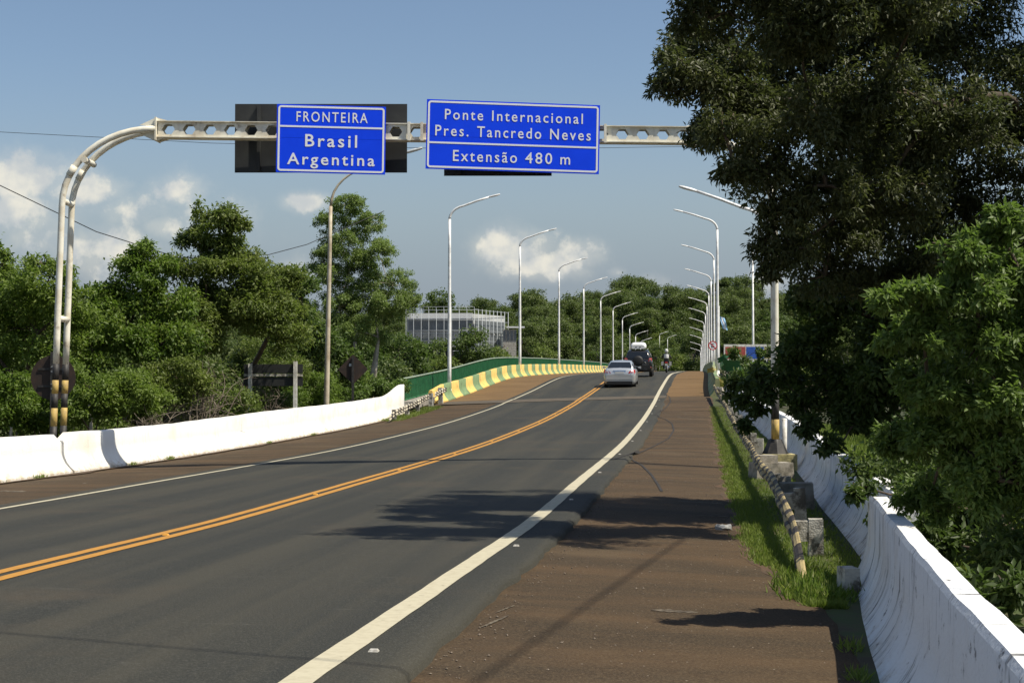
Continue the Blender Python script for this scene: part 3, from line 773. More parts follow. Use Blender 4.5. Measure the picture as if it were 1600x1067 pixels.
def build_gantry():
    base = at(98, 690, GY); t = empty('sign_gantry', (base.x, gy(base.x), -.3)); inv = Vector(t.location)
    zb = at(300, 205, GY).z
    # two bents on the left: upright, bend, short arm
    def bent(name, sx, xb, xt, xend, dy, bands, ztop_bend, zend, foot):
        up = MB(); P = []
        zs = frange(bands[0][1], ztop_bend, .5)
        X = lambda z: xb + (xt - xb) * (z - foot) / (ztop_bend - foot)
        P = [Vector((X(z), gy(X(z)) + dy, z)) for z in zs]
        cx = xend
        for i in range(1, 13):
            q = math.pi / 2 * i / 12
            P.append(Vector((xt + (cx - xt) * (1 - math.cos(q)), gy(xt) + dy * (1 - .55 * (1 - math.cos(q))), ztop_bend + (zend - ztop_bend) * math.sin(q))))
        up.tube([p - inv for p in P], .062, 12)
        o = up.build(name, 'gantry_paint', t)
        for (z0, z1, m) in bands:
            b = MB(); b.tube([Vector((X(z), gy(X(z)) + dy, z)) - inv for z in (z0 + .001, z1)], .0635, 12, cap=True); b.build('painted_band', m, t)
        # saddle welds at the bend
        w = MB(); w.tube([P[len(zs) + 2] - inv + Vector((0, -.01, 0)), P[len(zs) + 3] - inv + Vector((0, -.01, 0))], .069, 12); w.build('clamp', 'gantry_paint', t)
        return P, X
    zy = lambda py: at(98, py, GY).z
    bl = [(zy(700), zy(665), 'band_black'), (zy(665), zy(637), 'band_yellow'), (zy(637), zy(615), 'band_black'), (zy(615), zy(594), 'band_yellow'), (zy(594), zy(569), 'band_black')]
    bl = [bl[4], bl[3], bl[2], bl[1], bl[0]]
    xl0, xl1, xe = at(94, 672, GY).x, at(107, 320, GY).x, at(248, 205, GY).x
    for dy in (-.30, .34):
        foot = zy(672)
        P, X = bent('upright', -1, xl0, xl1, xe, dy, [(a, b, m) for a, b, m in bl], zy(325), zb, foot)
        s = MB(); s.tube([Vector((X(-.4), gy(xl0) + dy, -.45)) - inv, Vector((X(zy(700)), gy(xl0) + dy, zy(700))) - inv], .0635, 12); s.build('painted_band', 'band_black', t)
    for py in (499, 318, 262):
        z = zy(py); x = float(np.interp(py, [318, 672], [xl1 + .01, xl0])) if py > 300 else xl1 + .42
        if py < 300: z = zy(255)
        c = MB(); c.tube([Vector((x, gy(x) - .33, z)) - inv, Vector((x, gy(x) + .36, z)) - inv], .06, 8); c.build('tie', 'gantry_paint', t)
    # right: a twin upright on a flared foot
    xr = at(1212, 600, GY).x; xre = at(1085, 212, GY).x; zbr = at(1085, 212, GY).z
    zr_ = lambda py: at(1212, py, GY).z
    br = [(zr_(655), zr_(618), 'band_black'), (zr_(686), zr_(655), 'band_yellow')]
    for dy in (-.085, .085):
        bent('upright', 1, xr, xr, xre, dy, br, zr_(335), zbr, zr_(690))
        b = MB(); b.tube([Vector((xr, gy(xr) + dy, z)) - inv for z in (zr_(712), zr_(686))], .0635, 12); b.build('painted_band', 'band_black', t)
    f = MB(); f.lathe([(.26, 0), (.25, .02), (.13, .27), (.10, .29)], 8, Vector((xr, gy(xr), zr_(709))) - inv, smooth=False); f.build('flared_foot', 'band_black', t)
    # castellated beam: two webs with hexagonal holes, flange plates, end plates
    x0, x1 = at(250, 205, GY).x, xre; L = x1 - x0; zc0, zc1 = zb, zbr; H = .145; W = .11
    pitch = .397; n = int(L // pitch); b = MB()
    zc = lambda x: zc0 + (zc1 - zc0) * (x - x0) / L
    for dy in (-W, W):
        b = MB()
        for th in (0,):
            for i in range(n):
                xa = x0 + (L - n * pitch) / 2 + i * pitch; xm = xa + pitch / 2; z = zc(xm); y = gy(xm) + dy
                hexv = [(-.125, 0), (-.062, -.096), (.062, -.096), (.125, 0), (.062, .096), (-.062, .096)]
                out = [(-pitch / 2, 0), (-pitch / 2, -H), (pitch / 2, -H), (pitch / 2, 0), (pitch / 2, H), (-pitch / 2, H)]
                for yy in (y - .006, y + .006):
                    vs = [Vector((xm + p, yy, z + q)) - inv for p, q in hexv] + [Vector((xm + p, yy, zc(xm + p) + q)) - inv for p, q in out]
                    b.add(vs, [(k, (k + 1) % 6, 6 + (k + 1) % 6, 6 + k) for k in range(6)])
                vs = [Vector((xm + p, y - .006, z + q)) - inv for p, q in hexv] + [Vector((xm + p, y + .006, z + q)) - inv for p, q in hexv]
                b.add(vs, [(k, (k + 1) % 6, 6 + (k + 1) % 6, 6 + k) for k in range(6)])
        b.build('web', 'gantry_paint', t)
    for dz, h in ((H + .008, .016), (-H - .008, .016)):
        fl = MB(); vs = []
        for x in (x0, x1):
            for dy, q in ((-W - .05, -h / 2), (W + .05, -h / 2), (W + .05, h / 2), (-W - .05, h / 2)): vs.append(Vector((x, gy(x) + dy, zc(x) + dz + q)) - inv)
        fl.add(vs, [(0, 1, 2, 3), (7, 6, 5, 4), (0, 4, 5, 1), (1, 5, 6, 2), (2, 6, 7, 3), (3, 7, 4, 0)]); fl.build('flange', 'gantry_paint', t)
    for xx, sg in ((x0, 1), (x1, -1)):
        e = MB(); c = Vector((xx - sg * .02, gy(xx), zc(xx))) - inv
        e.box(c, (.03, .42, .44))
        for dy in (-.12, .12):
            for k in (-1, 1):
                e.add([c + Vector((-sg * .015, dy, k * .22)), c + Vector((-sg * .33, dy, k * .075)), c + Vector((-sg * .015, dy, k * .07)), c + Vector((-sg * .015, dy + .014, k * .22)), c + Vector((-sg * .33, dy + .014, k * .075)), c + Vector((-sg * .015, dy + .014, k * .07))], [(0, 1, 2), (5, 4, 3), (0, 3, 4, 1), (1, 4, 5, 2), (2, 5, 3, 0)])
                e.add([c + Vector((sg * .015, dy, k * .22)), c + Vector((sg * .26, dy, k * .15)), c + Vector((sg * .015, dy, k * .10)), c + Vector((sg * .015, dy + .014, k * .22)), c + Vector((sg * .26, dy + .014, k * .15)), c + Vector((sg * .015, dy + .014, k * .10))], [(0, 1, 2), (5, 4, 3), (0, 3, 4, 1), (1, 4, 5, 2), (2, 5, 3, 0)])
        e.build('end_plate', 'gantry_paint', t)
    for px in (462, 640, 660, 945):
        x = at(px, 208, GY).x; s_ = MB(); s_.box(Vector((x, gy(x) - W - .07, zc(x))) - inv, (.05, .06, .36)); s_.build('bracket', 'gantry_paint', t)
    tag(t, 'cream steel sign gantry with hexagonal holes in its beam over the road', 'gantry')


build_gantry()

# concrete footing and blocks under the right gantry post
fx = at(1212, 708, GY).x
ft = empty('gantry_footing', (fx, GY, -.3)); zf = at(1212, 709, GY).z + .3
fb = MB(); fb.box((.05, 0, zf - .17), (.62, .62, .34)); fb.build('cap', 'concrete_yellow', ft)
fb = MB(); fb.box((.0, -.02, (zf - .34) / 2 - .12), (.46, .5, zf - .34 + .24)); fb.build('base', 'concrete', ft)
tag(ft, 'yellowed concrete footing under the flared foot of the gantry post', 'footing')


def text_mesh(name, body, w, cap, parent, loc, matn, spacing=1.25, bold=.012, thick=.0):
    """lettering fitted to a width w and a capital height cap, facing -Y, centred at loc"""
    cu = bpy.data.curves.new(name, 'FONT'); cu.body = body; cu.size = 1; cu.space_character = spacing; cu.offset = bold * .6; cu.resolution_u = 3; cu.fill_mode = 'FRONT'; cu.space_word = 1.15
    tmp = bpy.data.objects.new(name, cu); C.objects.link(tmp); bpy.context.view_layer.update()
    me = bpy.data.meshes.new_from_object(tmp.evaluated_get(bpy.context.evaluated_depsgraph_get())); bpy.data.objects.remove(tmp)
    n = len(me.vertices); co = np.zeros(n * 3); me.vertices.foreach_get('co', co); co = co.reshape(-1, 3)
    bm = bmesh.new(); bm.from_mesh(me); seen = set(); dup = []
    for f in bm.faces:
        key = tuple(round(q, 4) for q in f.calc_center_median()) + (round(f.calc_area(), 5),)
        (dup.append(f) if key in seen else seen.add(key))
    bmesh.ops.delete(bm, geom=dup, context='FACES_ONLY')
    for f in bm.faces:
        if f.normal.z < 0: f.normal_flip()
    bm.to_mesh(me); bm.free()
    x0, x1 = co[:, 0].min(), co[:, 0].max()
    X = (co[:, 0] - (x0 + x1) / 2) * w / (x1 - x0); Z = (co[:, 1] - .345) * cap / .69
    fs = [tuple(p.vertices) for p in me.polygons]; V3 = np.stack([X, np.zeros(n), Z], 1).tolist(); me = bpy.data.meshes.new(name); me.from_pydata(V3, [], fs); me.materials.append(M[matn]); me.update()
    o = bpy.data.objects.new(name, me); C.objects.link(o); o.parent = parent; o.location = loc
    return o


def rounded(w, h, r, n=6):
    P = []
    for cx, cz, a0 in ((w / 2 - r, h / 2 - r, 0), (-w / 2 + r, h / 2 - r, 90), (-w / 2 + r, -h / 2 + r, 180), (w / 2 - r, -h / 2 + r, 270)):
        for i in range(n + 1):
            a = R(a0 + 90 * i / n); P.append((cx + r * math.cos(a), cz + r * math.sin(a)))
    return P


def frame_ring(w, h, r, t, y):
    a, b = rounded(w, h, r), rounded(w - 2 * t, h - 2 * t, max(.005, r - t)); n = len(a)
    mb = MB(); mb.add([(x, y, z) for x, z in a] + [(x, y, z) for x, z in b] + [(x, y + .003, z) for x, z in a] + [(x, y + .003, z) for x, z in b],
                      [(i, (i + 1) % n, n + (i + 1) % n, n + i) for i in range(n)] + [(i, (i + 1) % n, 2 * n + (i + 1) % n, 2 * n + i) for i in range(n)])
    return mb


def blue_sign(pxc, pyc, wpx, hpx, roll, d, rules, lines, label):
    k = d / FOC; c = at(pxc, pyc, d); t = empty('direction_sign', c, R(5)); t.rotation_euler = (0, R(roll), R(5))
    w, h = wpx * k, hpx * k
    zs_ = (pyc - 217) * k
    for z0, z1 in ((-h / 2, zs_ - .002), (zs_ + .002, h / 2)): p = MB(); p.box((0, .0125, (z0 + z1) / 2), (w, .025, z1 - z0)); p.build('panel', 'sign_blue', t)
    b = MB()
    for z in (.3 * h, -.3 * h): b.box((0, .05, z), (w * .92, .045, .06))
    b.build('stiffener', 'galvanised', t)
    for x in (-.3 * w, .3 * w): q = MB(); q.box((x, .115, 0), (.06, .085, h * .9)); q.build('hanger', 'galvanised', t)
    frame_ring(w - .05, h - .05, .06, .036, -.004).build('border', 'sign_white', t)
    for py in rules: q = MB(); q.box((0, -.0035, (pyc - py) * k), (w - .10, .003, .034)); q.build('rule', 'sign_white', t)
    for body, x0, x1, ycap, ybase, bold in lines:
        text_mesh('lettering', body, (x1 - x0) * k, (ybase - ycap) * k, t, ((((x0 + x1) / 2) - pxc) * k, -.006, (pyc - (ycap + ybase) / 2) * k), 'sign_white', 1.28, bold)
    return tag(t, label, 'road sign', 'signs hung on the gantry')


blue_sign(517.5, 218, 170, 107, .7, GY - .34, [199], [('FRONTEIRA', 463, 574, 175.5, 191, .012), ('Brasil', 477, 558, 211, 230, .022), ('Argentina', 449.5, 586, 241, 258.5, .022)], 'smaller blue road sign lettered FRONTEIRA Brasil Argentina hung on the gantry')
blue_sign(802, 214, 273, 109, 1.15, GY - .34, [227], [('Ponte', 694, 754, 174, 190, .012), ('Internacional', 768, 911.5, 174, 190, .012), ('Pres.', 679.5, 731.5, 199.5, 216, .012), ('Tancredo', 745, 846, 199.5, 216, .012), ('Neves', 860, 924.5, 199.5, 216, .012), ('Extensão', 708, 808.5, 238, 255, .012), ('480', 821.5, 864, 238, 255, .012), ('m', 877, 892.5, 238, 255, .012)], 'wide blue road sign lettered Ponte Internacional Pres. Tancredo Neves Extensão 480 m')


def back_sign(px0, px1, py0, py1, d, label):
    a, b = at(px0, py0, d), at(px1, py1, d); c = (a + b) / 2; t = empty('reversed_sign', c)
    w, h = b.x - a.x, a.z - b.z
    p = MB(); p.box((0, 0, 0), (w, .03, h)); p.build('panel', 'sign_back', t)
    for x in frange(-w * .36, w * .36, w * .36): q = MB(); q.box((x, -.05, 0), (.06, .07, h * .96)); q.build('stiffener', 'sign_back', t)
    return tag(t, label, 'road sign', 'signs seen from behind on the gantry')


back_sign(367.5, 636, 163, 270, GY + .30, 'black back of a wide road sign behind the FRONTEIRA sign')
back_sign(694, 862, 168, 275, GY + .30, 'black back of a road sign mostly hidden behind the Ponte Internacional sign')


# ------------------------------------------------------------------ lamp posts
def lamp_post(name, base, H, arm, dirx, rotz, m='lamp_white', r0=.095, r1=.05, rise=.75, head=(.62, .20, .09), lean=0.0, label='', group=None, bend=1.1, foot=None):
    """tapered pole, bent arm reaching towards dirx, flat lamp head"""
    t = empty(name, base, rotz)
    p = MB(); zs = frange(0, H - bend, (H - bend) / 6); p.tube([(lean * z, 0, z) for z in zs], [r0 + (r1 - r0) * .75 * z / H for z in zs], 10); p.build('pole', m, t)
    lx = lean * (H - bend)
    P = [Vector((lx, 0, H - bend))]
    for i in range(1, 8):
        q = math.pi / 2 * .84 * i / 7; P.append(Vector((lx + dirx * bend * .85 * (1 - math.cos(q)), 0, H - bend + (bend - rise * .55) * math.sin(q) * 1.0)))
    e = P[-1]; tip = Vector((lx + dirx * arm, 0, H))
    P += [e.lerp(tip, .5) + Vector((0, 0, .02)), tip]
    a = MB(); a.tube(P, [r1 + .012 - .02 * i / len(P) for i in range(len(P))], 8); a.build('arm', m, t)
    d = (tip - e).normalized(); h = MB(); L, W, T = head
    ang = math.atan2(d.z, d.x * dirx) * .75
    ca, sa = math.cos(ang) * dirx, math.sin(ang)
    rings = []
    for f, w, th in ((0, .35, .6), (.12, .6, .9), (.35, .95, 1), (.7, 1, .95), (.93, .85, .7), (1, .55, .4)):
        c = tip + Vector((ca * L * f, 0, sa * L * f)) - Vector((ca, 0, sa)) * .08
        rings.append([c + Vector((0, W / 2 * w * x, T * th * z)) for x, z in ((-1, -.35), (-.5, -.5), (.5, -.5), (1, -.35), (.8, .35), (.3, .55), (-.3, .55), (-.8, .35))])
    h.loft(rings); h.build('lamp_head', m if m != 'pole_cream' else 'galvanised', t)
    c = MB(); c.lathe([(r0 + .05, 0), (r0 + .05, .03), (r0 + .012, .05), (r0 + .012, .3), (r0, .32)], 10); c.build('base_plate', m if foot is None else foot, t)
    return tag(t, label, 'street lamp', group)


ORD = ['nearest', 'second', 'third', 'fourth', 'fifth', 'sixth', 'seventh', 'eighth', 'ninth', 'tenth', 'eleventh', 'twelfth']
SP = 29.5
LX = [703.5, 811, 870, 908, 935, 954, 970, 982.5, 991, 998]
for k in range(10):
    s = 76.7 + SP * k; b = rd(s, -7.05, .15)
    lamp_post('street_lamp', b, 10.0, 2.05, 1, ROT, label='%s white curved-arm lamp post in the left row on the bridge' % ORD[k], group='lamp posts along the left side of the bridge', r0=.10, r1=.055)
for k in range(11):
    s = 91.5 + SP * k; b = rd(s, 6.5, .15)
    lamp_post('street_lamp', b, 9.75, 2.05, -1, ROT, label='%s white curved-arm lamp post in the right row on the bridge' % ORD[k], group='lamp posts along the right side of the bridge', r0=.10, r1=.055)
b = at(509, 640, 53.5); lamp_post('street_lamp', (b.x, 53.5, -.35), at(600, 238, 53.5).z + .35, 2.68, 1, 0, 'pole_cream', .105, .035, rise=.95, bend=1.9, lean=.018, head=(.62, .24, .10), label='tall weathered cream lamp post behind the left wall, its arm passing behind the signs')
b = at(1211.5, 640, 58); lamp_post('street_lamp', (b.x, 58, -.35), at(1100, 298, 58).z + .35, 3.0, -1, 0, 'lamp_white', .11, .06, rise=1.1, bend=1.9, head=(.72, .26, .11), label='lamp post half hidden by the dark tree, its flat head reaching out to the left')
for px, py, dx, w in ((1030.5, 518.5, 1, 'left'), (1043, 524, 1, 'right')):
    p = at(px, py, 430); lamp_post('street_lamp', (p.x, 430, -.9), p.z + .9, 2.0, dx, 0, label='%s one of the two tiny lamp posts far beyond the bridge' % w, group='lamp posts beyond the bridge')
# ------------------------------------------------------------------ small signs, seen from behind, and poles on the left
def round_back(c, r, name, label, post=None, matn='rusty_back', post_mat='band_black', group=None, clamp=False):
    t = empty(name, (c[0], c[1], post[0] if post else c[2])); inv = Vector(t.location); q = Vector(c) - inv
    p = MB(); n = 28
    ring = [(r * math.cos(2 * math.pi * i / n), r * math.sin(2 * math.pi * i / n)) for i in range(n)]
    p.prism([(q.x + a, q.z + b) for a, b in ring], q.y, q.y + .012); p.build('plate', matn, t)
    if post:
        s = MB(); s.box((q.x + post[1], q.y - .05, (post[2] - post[0]) / 2), (.075, .06, post[2] - post[0])); s.build('post', post_mat, t)
        for dz in (-.18, .18):
            k = MB(); k.box((q.x + post[1] * .5, q.y - .014, q.z + dz), (r * 1.3, .02, .045)); k.build('clamp', post_mat, t)
            for i in (-1, 1):
                b_ = MB(); b_.lathe([(.018, 0), (.018, .015), (0, .018)], 6, (q.x + post[1] + i * .0, q.y - .10, q.z + dz + i * .05), 'Y'); b_.build('bolt', 'galvanised', t)
    else:
        k = MB(); k.box((q.x, q.y - .02, q.z), (.26, .035, .05)); k.build('clamp', 'band_black', t)
    return tag(t, label, 'road sign', group)


c = at(83, 590, 32.2); round_back((c.x, c.y, c.z), .47, 'round_sign', 'rusty back of a round road sign behind the left gantry post', (-.5, 0.0, at(83, 550, 32.2).z))
for k, (px, py, w) in enumerate(((703.5, 552, 'nearest'), (811, 534, 'second'))):
    s = 76.7 + SP * k; b = rd(s, -7.05, 0); z = at(px, py, b.y).z
    round_back((b.x, b.y + .14, z), .215, 'round_sign', 'small dark round sign back clamped to the %s left lamp post' % w, matn='sign_back')
# diamond warning sign, from behind
c = at(551.5, 577, 59.5); t = empty('diamond_sign', (c.x, 59.5, -.6)); q = c - Vector(t.location); a = .57
p = MB(); p.prism([(q.x + a * x, q.z + a * z) for x, z in ((1, .03), (.97, .06), (.06, .97), (0, 1), (-.06, .97), (-.97, .06), (-1, 0), (-.97, -.06), (-.06, -.97), (0, -1), (.06, -.97), (.97, -.06))], 0, .012); p.build('plate', 'rusty_back', t)
p = MB(); p.box((q.x, -.05, (q.z + a * .85) / 2), (.085, .07, q.z + a * .85)); p.build('post', 'band_black', t)
p = MB(); p.box((q.x - .1, -.02, q.z + .17), (.09, .02, .11)); p.build('sticker', 'plate', t)
tag(t, 'dark back of a diamond warning sign behind the left wall', 'road sign')
# board on two white posts
d = 49.6; t = empty('board_sign', (at(427, 600, d).x, d, -.5)); inv = Vector(t.location)
for px, py in ((391.5, 568), (462, 564.5)):
    top = at(px, py, d) - inv; p = MB(); p.box((top.x, -.07, top.z / 2), (.12, .11, top.z), taper=.95); p.build('post', 'post_white', t)
a, b = at(381, 569, d) - inv, at(473, 603, d) - inv
p = MB(); hz = (a.z - b.z) / 2 - .06
for zc in (a.z - hz / 2, b.z + hz / 2): q = MB(); q.box(((a.x + b.x) / 2, .012, zc), (b.x - a.x, .025, hz)); q.build('board', 'sign_back', t)
p = MB(); p.box(((a.x + b.x) / 2, -.0, (a.z + b.z) / 2), (b.x - a.x, .05, .075)); p.build('crossbar', 'concrete_white', t)
tag(t, 'black double-board sign on two white posts behind the left wall', 'road sign')

# ------------------------------------------------------------------ overhead cables
def cable(pts, r, label, n=40, sag=0.0):
    a = [Vector(p) for p in pts]; mb = MB(); P = []
    for i in range(len(a) - 1):
        for k in range(n):
            u = k / n; q = a[i].lerp(a[i + 1], u); q.z -= sag * 4 * u * (1 - u); P.append(q)
    P.append(a[-1]); mb.tube(P, r, 5)
    return tag(mb.build('overhead_cable', 'cable', None, fixn=False), label, 'cable')


cable([at(-200, 196, 46), at(330, 224, 47), at(760, 234, 48), at(1300, 226, 50)], .008, 'thin grey cable crossing the sky just below the gantry beam', 12)
cable([(2.3, -4, 8.3), (5.0, 6.7, 8.3), (6.8, 14.0, 8.3), (11.6, 33.0, 8.4)], .014, 'black cable running overhead along the right side into the huge tree', 8)
cable([(-30, 20.9, 8.6), (-2, 8.9, 8.4), (3.0, 6.7, 8.3), (14, 2.0, 8.6)], .012, 'black cable crossing high over the road just in front of the camera', 8)
p = MB(); p.tube([(0, 0, 0), (0, 0, 9.2)], [.15, .10], 10); p.box((0, 0, 8.5), (1.4, .1, .12)); tag(p.build('utility_pole', 'pole_cream', None, (11.6, 33.2, -.5)), 'utility pole hidden in the crown of the huge tree', 'pole')
cable([at(-220, 180, 44), at(0, 290, 48), at(150, 362, 52), at(280, 403, 56), at(420, 398, 60), at(480, 382, 64), at(600, 330, 70)], .016, 'black cable sagging through the left tree tops', 10)

# ------------------------------------------------------------------ right roadside: flag mast, billboard, flag, small sign, blocks
d = 118.0; b = at(1177, 600, d); t = empty('mast', (b.x, d, -1.8)); top = at(1177, 395, d).z + 1.8
p = MB(); p.tube([(0, 0, 0), (0, 0, top * .5), (0, 0, top)], [.10, .085, .06], 8); p.build('pole', 'lamp_white', t)
for i, dx in enumerate((-.62, .78)): w = MB(); w.tube([(.0 if i == 0 else .45, 0, top * .93), (dx, .2, at(1177, 455, d).z + 1.8)], .022, 5); w.build('stay', 'cable', t)
tag(t, 'thin white mast with dark stays beside the dark tree', 'mast')

d = 105.0; a, b = at(1131, 538, d), at(1206, 562, d); t = empty('billboard', ((a.x + b.x) / 2, d, -1.5)); w = b.x - a.x; z1, z0 = a.z + 1.5, b.z + 1.5; h = z1 - z0
q = MB(); q.box((0, 0, (z0 + z1) / 2), (w, .05, h)); q.build('panel', 'post_white', t)
for x0, x1, m in ((-.47, -.05, 'poster_red'), (-.035, .33, 'poster_blue'), (.345, .47, 'concrete_yellow')): q = MB(); q.box(((x0 + x1) / 2 * w, -.028, (z0 + z1) / 2 - .05 * h), ((x1 - x0) * w, .006, h * .78)); q.build('poster', m, t)
for x in (-.4, .4): q = MB(); q.tube([(x * w, .08, 0), (x * w, .08, z1 - .1)], .05, 8); q.build('post', 'galvanised', t)
tag(t, 'low billboard with red and blue panels behind the right-hand bushes', 'billboard')

d = 150.0; c = at(1131, 504, d); t = empty('flag', (c.x, d, -1.0)); ztop = at(1131, 478, d).z + 1
p = MB(); p.tube([(-.45, 0, 0), (-.45, 0, ztop)], .04, 6); p.build('pole', 'galvanised', t)
zc = c.z + 1
for k, m in ((0, 'flag_blue'), (1, 'flag_white'), (2, 'flag_blue')):
    f = MB(); vs = []
    for i in range(9):
        u = i / 8
        for j in (0, 1): vs.append((-.42 + (k + j) * .17 + .30 * u, .08 * math.sin(u * 7 + k), zc + .62 - 1.2 * u - .06 * (k + j)))
    f.add(vs, [(2 * i, 2 * i + 1, 2 * i + 3, 2 * i + 2) for i in range(8)], 0, True); f.build('stripe', m, t, fixn=False)
tag(t, 'limp pale blue and white flag behind the right lamp posts', 'flag')

s = 91.5; b = rd(s, 6.75, 0); z = at(1113.5, 540, b.y).z; xs = at(1113.5, 540, b.y - .2).x
t = empty('no_stopping_sign', (xs, b.y - .25, b.z + .1)); zz = z - b.z - .1
q = MB(); n = 24; q.prism([(.27 * math.cos(2 * math.pi * i / n), zz + .27 * math.sin(2 * math.pi * i / n)) for i in range(n)], 0, .01); q.build('plate', 'sign_white', t)
q = MB(); q.add([((.27 if i % 2 else .215) * math.cos(2 * math.pi * (i // 2) / n), -.004, zz + (.27 if i % 2 else .215) * math.sin(2 * math.pi * (i // 2) / n)) for i in range(2 * n)], [(2 * i, 2 * i + 1, (2 * i + 3) % (2 * n), (2 * i + 2) % (2 * n)) for i in range(n)]); q.build('ring', 'sign_red', t)
q = MB(); q.box((0, -.006, zz), (.05, .004, .45), Matrix.Rotation(R(-45), 3, 'Y')); q.build('slash', 'sign_red', t)
text_mesh('lettering', 'E', .17, .24, t, (0, -.005, zz), 'band_black', 1, .02)
q = MB(); q.tube([(0, .04, 0), (0, .04, zz + .2)], .03, 6); q.build('post', 'galvanised', t)
tag(t, 'round red and white no-stopping sign beside the nearest right lamp post', 'road sign')

# loose concrete by the guardrail
def block(name, px, py, d, size, rz_, m, label, tilt=0.0):
    p = at(px, py, d); mb = MB(); mb.box((0, 0, size[2] / 2 - .05), size, Matrix.Rotation(tilt, 3, 'X'), taper=.92)
    o = mb.build(name, m, None, (p.x, d, p.z), rz_); return tag(o, label, 'concrete block')


sz = lambda s_, o: rd(s_, o, shoulder_z(s_, 6.5)).z
p = rd(13.4, 6.6); mb = MB(); mb.box((0, 0, .09), (.13, .22, .24), taper=.95); tag(mb.build('concrete_block', 'concrete_white', None, (p.x, p.y, sz(13.4, 6.6)), .1), 'small chipped concrete block at the foot of the foreground right wall', 'concrete block')
p = rd(27.0, 6.75); mb = MB(); mb.box((0, 0, .14), (.7, .45, .32), taper=.95); mb.box((-.1, .02, .36), (.34, .35, .14)); tag(mb.build('concrete_block', 'concrete', None, (p.x, 27.2, sz(27, 6.8)), .2), 'mouldy stepped concrete block in front of the gantry footing', 'concrete block')
p = rd(21.2, 6.78); mb = MB(); mb.box((0, 0, .16), (.5, .4, .40), taper=.9); tag(mb.build('concrete_block', 'concrete', None, (p.x, 21.2, sz(21.2, 6.8)), -.15), 'dark concrete block behind the middle of the right guardrail', 'concrete block')
p = rd(31.2, 7.0); mb = MB(); mb.tube([(0, 0, -.1), (.01, 0, .95)], .05, 8); mb.lathe([(.056, .93), (.05, .96), (0, .965)], 8); tag(mb.build('pipe_post', 'post_white', None, (p.x, p.y, sz(31, 7.0))), 'thin pale pipe post just right of the gantry footing', 'post')
# crumpled plastic on the shoulder edge
p = rd(17.9, 5.72); mb = MB(); r_ = random.Random(4)
rings = [[.6 * Vector((-.16 + .32 * i / 6, 0, 0)) + .6 * Vector((r_.uniform(-.02, .02), math.cos(2 * math.pi * j / 8) * (.09 * math.sin(math.pi * (i + .6) / 7.2) + r_.uniform(-.015, .02)), max(0, .05 + math.sin(2 * math.pi * j / 8) * .06 + r_.uniform(-.015, .02)))) for j in range(8)] for i in range(7)]
mb.loft(rings, smooth=False); tag(mb.build('plastic_bag', 'litter', None, (p.x, 17.9, rd(17.9, 5.72, shoulder_z(17.9, 5.72)).z), .3), 'crumpled grey plastic bag on the shaded edge of the right shoulder', 'litter')

# raised reflector studs
def stud(s, off, m, z, label, group):
    mb = MB(); mb.box((0, 0, .005), (.065, .06, .02), taper=.62); p = rd(s, off, z)
    return tag(mb.build('road_stud', m, None, tuple(p), ROT), label, 'road stud', group)


for k, s in enumerate(frange(9.1, 69, 6.0)): stud(s, WR + .17, 'stud_white', rz(WR + .17) - .002, ORD[k] + ' small white reflector stud beside the right edge line', 'white studs along the right edge line')
for k, s in enumerate(frange(9.6, 70, 6.05)): stud(s, .0, 'stud_amber', rz(0) + .001, ORD[k] + ' amber reflector stud between the double yellow lines', 'amber studs between the yellow lines')


# ------------------------------------------------------------------ vehicles
def ringsec(y, hw, z0, z1, hw_top=None, n=5, crown=.0):
    """one cross-section of a car body, from the sill round the top and back"""
    ht = hw_top if hw_top is not None else hw * .93; P = []
    pts = [(-hw * .90, z0), (-hw * .985, z0 + (z1 - z0) * .16), (-hw, z0 + (z1 - z0) * .48), (-hw * .985, z0 + (z1 - z0) * .76), (-ht, z1 - (z1 - z0) * .05), (-ht * .86, z1), (-ht * .45, z1 + crown * .8), (0, z1 + crown)]
    P = pts + [(-x, z) for x, z in pts[:-1][::-1]]
    return [Vector((x, y, z)) for x, z in P]


def wheel(t, x, y, r, w, hub='chrome'):
    o = MB(); o.lathe([(r * .62, -w / 2), (r * .93, -w / 2), (r, -w * .36), (r, w * .36), (r * .93, w / 2), (r * .62, w / 2), (r * .62, -w / 2)], 20, (0, 0, 0), 'X')
    ty = o.build('wheel', 'tyre', t, (x, y, r))
    h = MB(); s = 1 if x > 0 else -1
    h.lathe([(r * .63, s * w * .30), (r * .58, s * w * .40), (r * .2, s * w * .34), (0, s * w * .36)], 16, (0, 0, 0), 'X')
    for i in range(5):
        q = 2 * math.pi * i / 5; h.box((s * w * .38, math.cos(q) * r * .36, math.sin(q) * r * .36), (w * .1, .05, r * .45), Matrix.Rotation(-(q - math.pi / 2) if True else 0, 3, 'X'))
    h.build('rim', hub, ty)


def panel(t, name, pts, m, off=.006):
    """thin panel lying on the body: quad or polygon given by its corners, raised along its own normal"""
    P = [Vector(p) for p in pts]; nrm = Vector((0, 0, 0))
    for i in range(len(P)): nrm += P[i].cross(P[(i + 1) % len(P)])
    nrm.normalize(); n = len(P); mb = MB()
    mb.add([p + nrm * off for p in P] + [p - nrm * .004 for p in P], [tuple(range(n)), tuple(range(2 * n - 1, n - 1, -1))] + [(i, i + n, (i + 1) % n + n, (i + 1) % n) for i in range(n)])
    return mb.build(name, m, t)


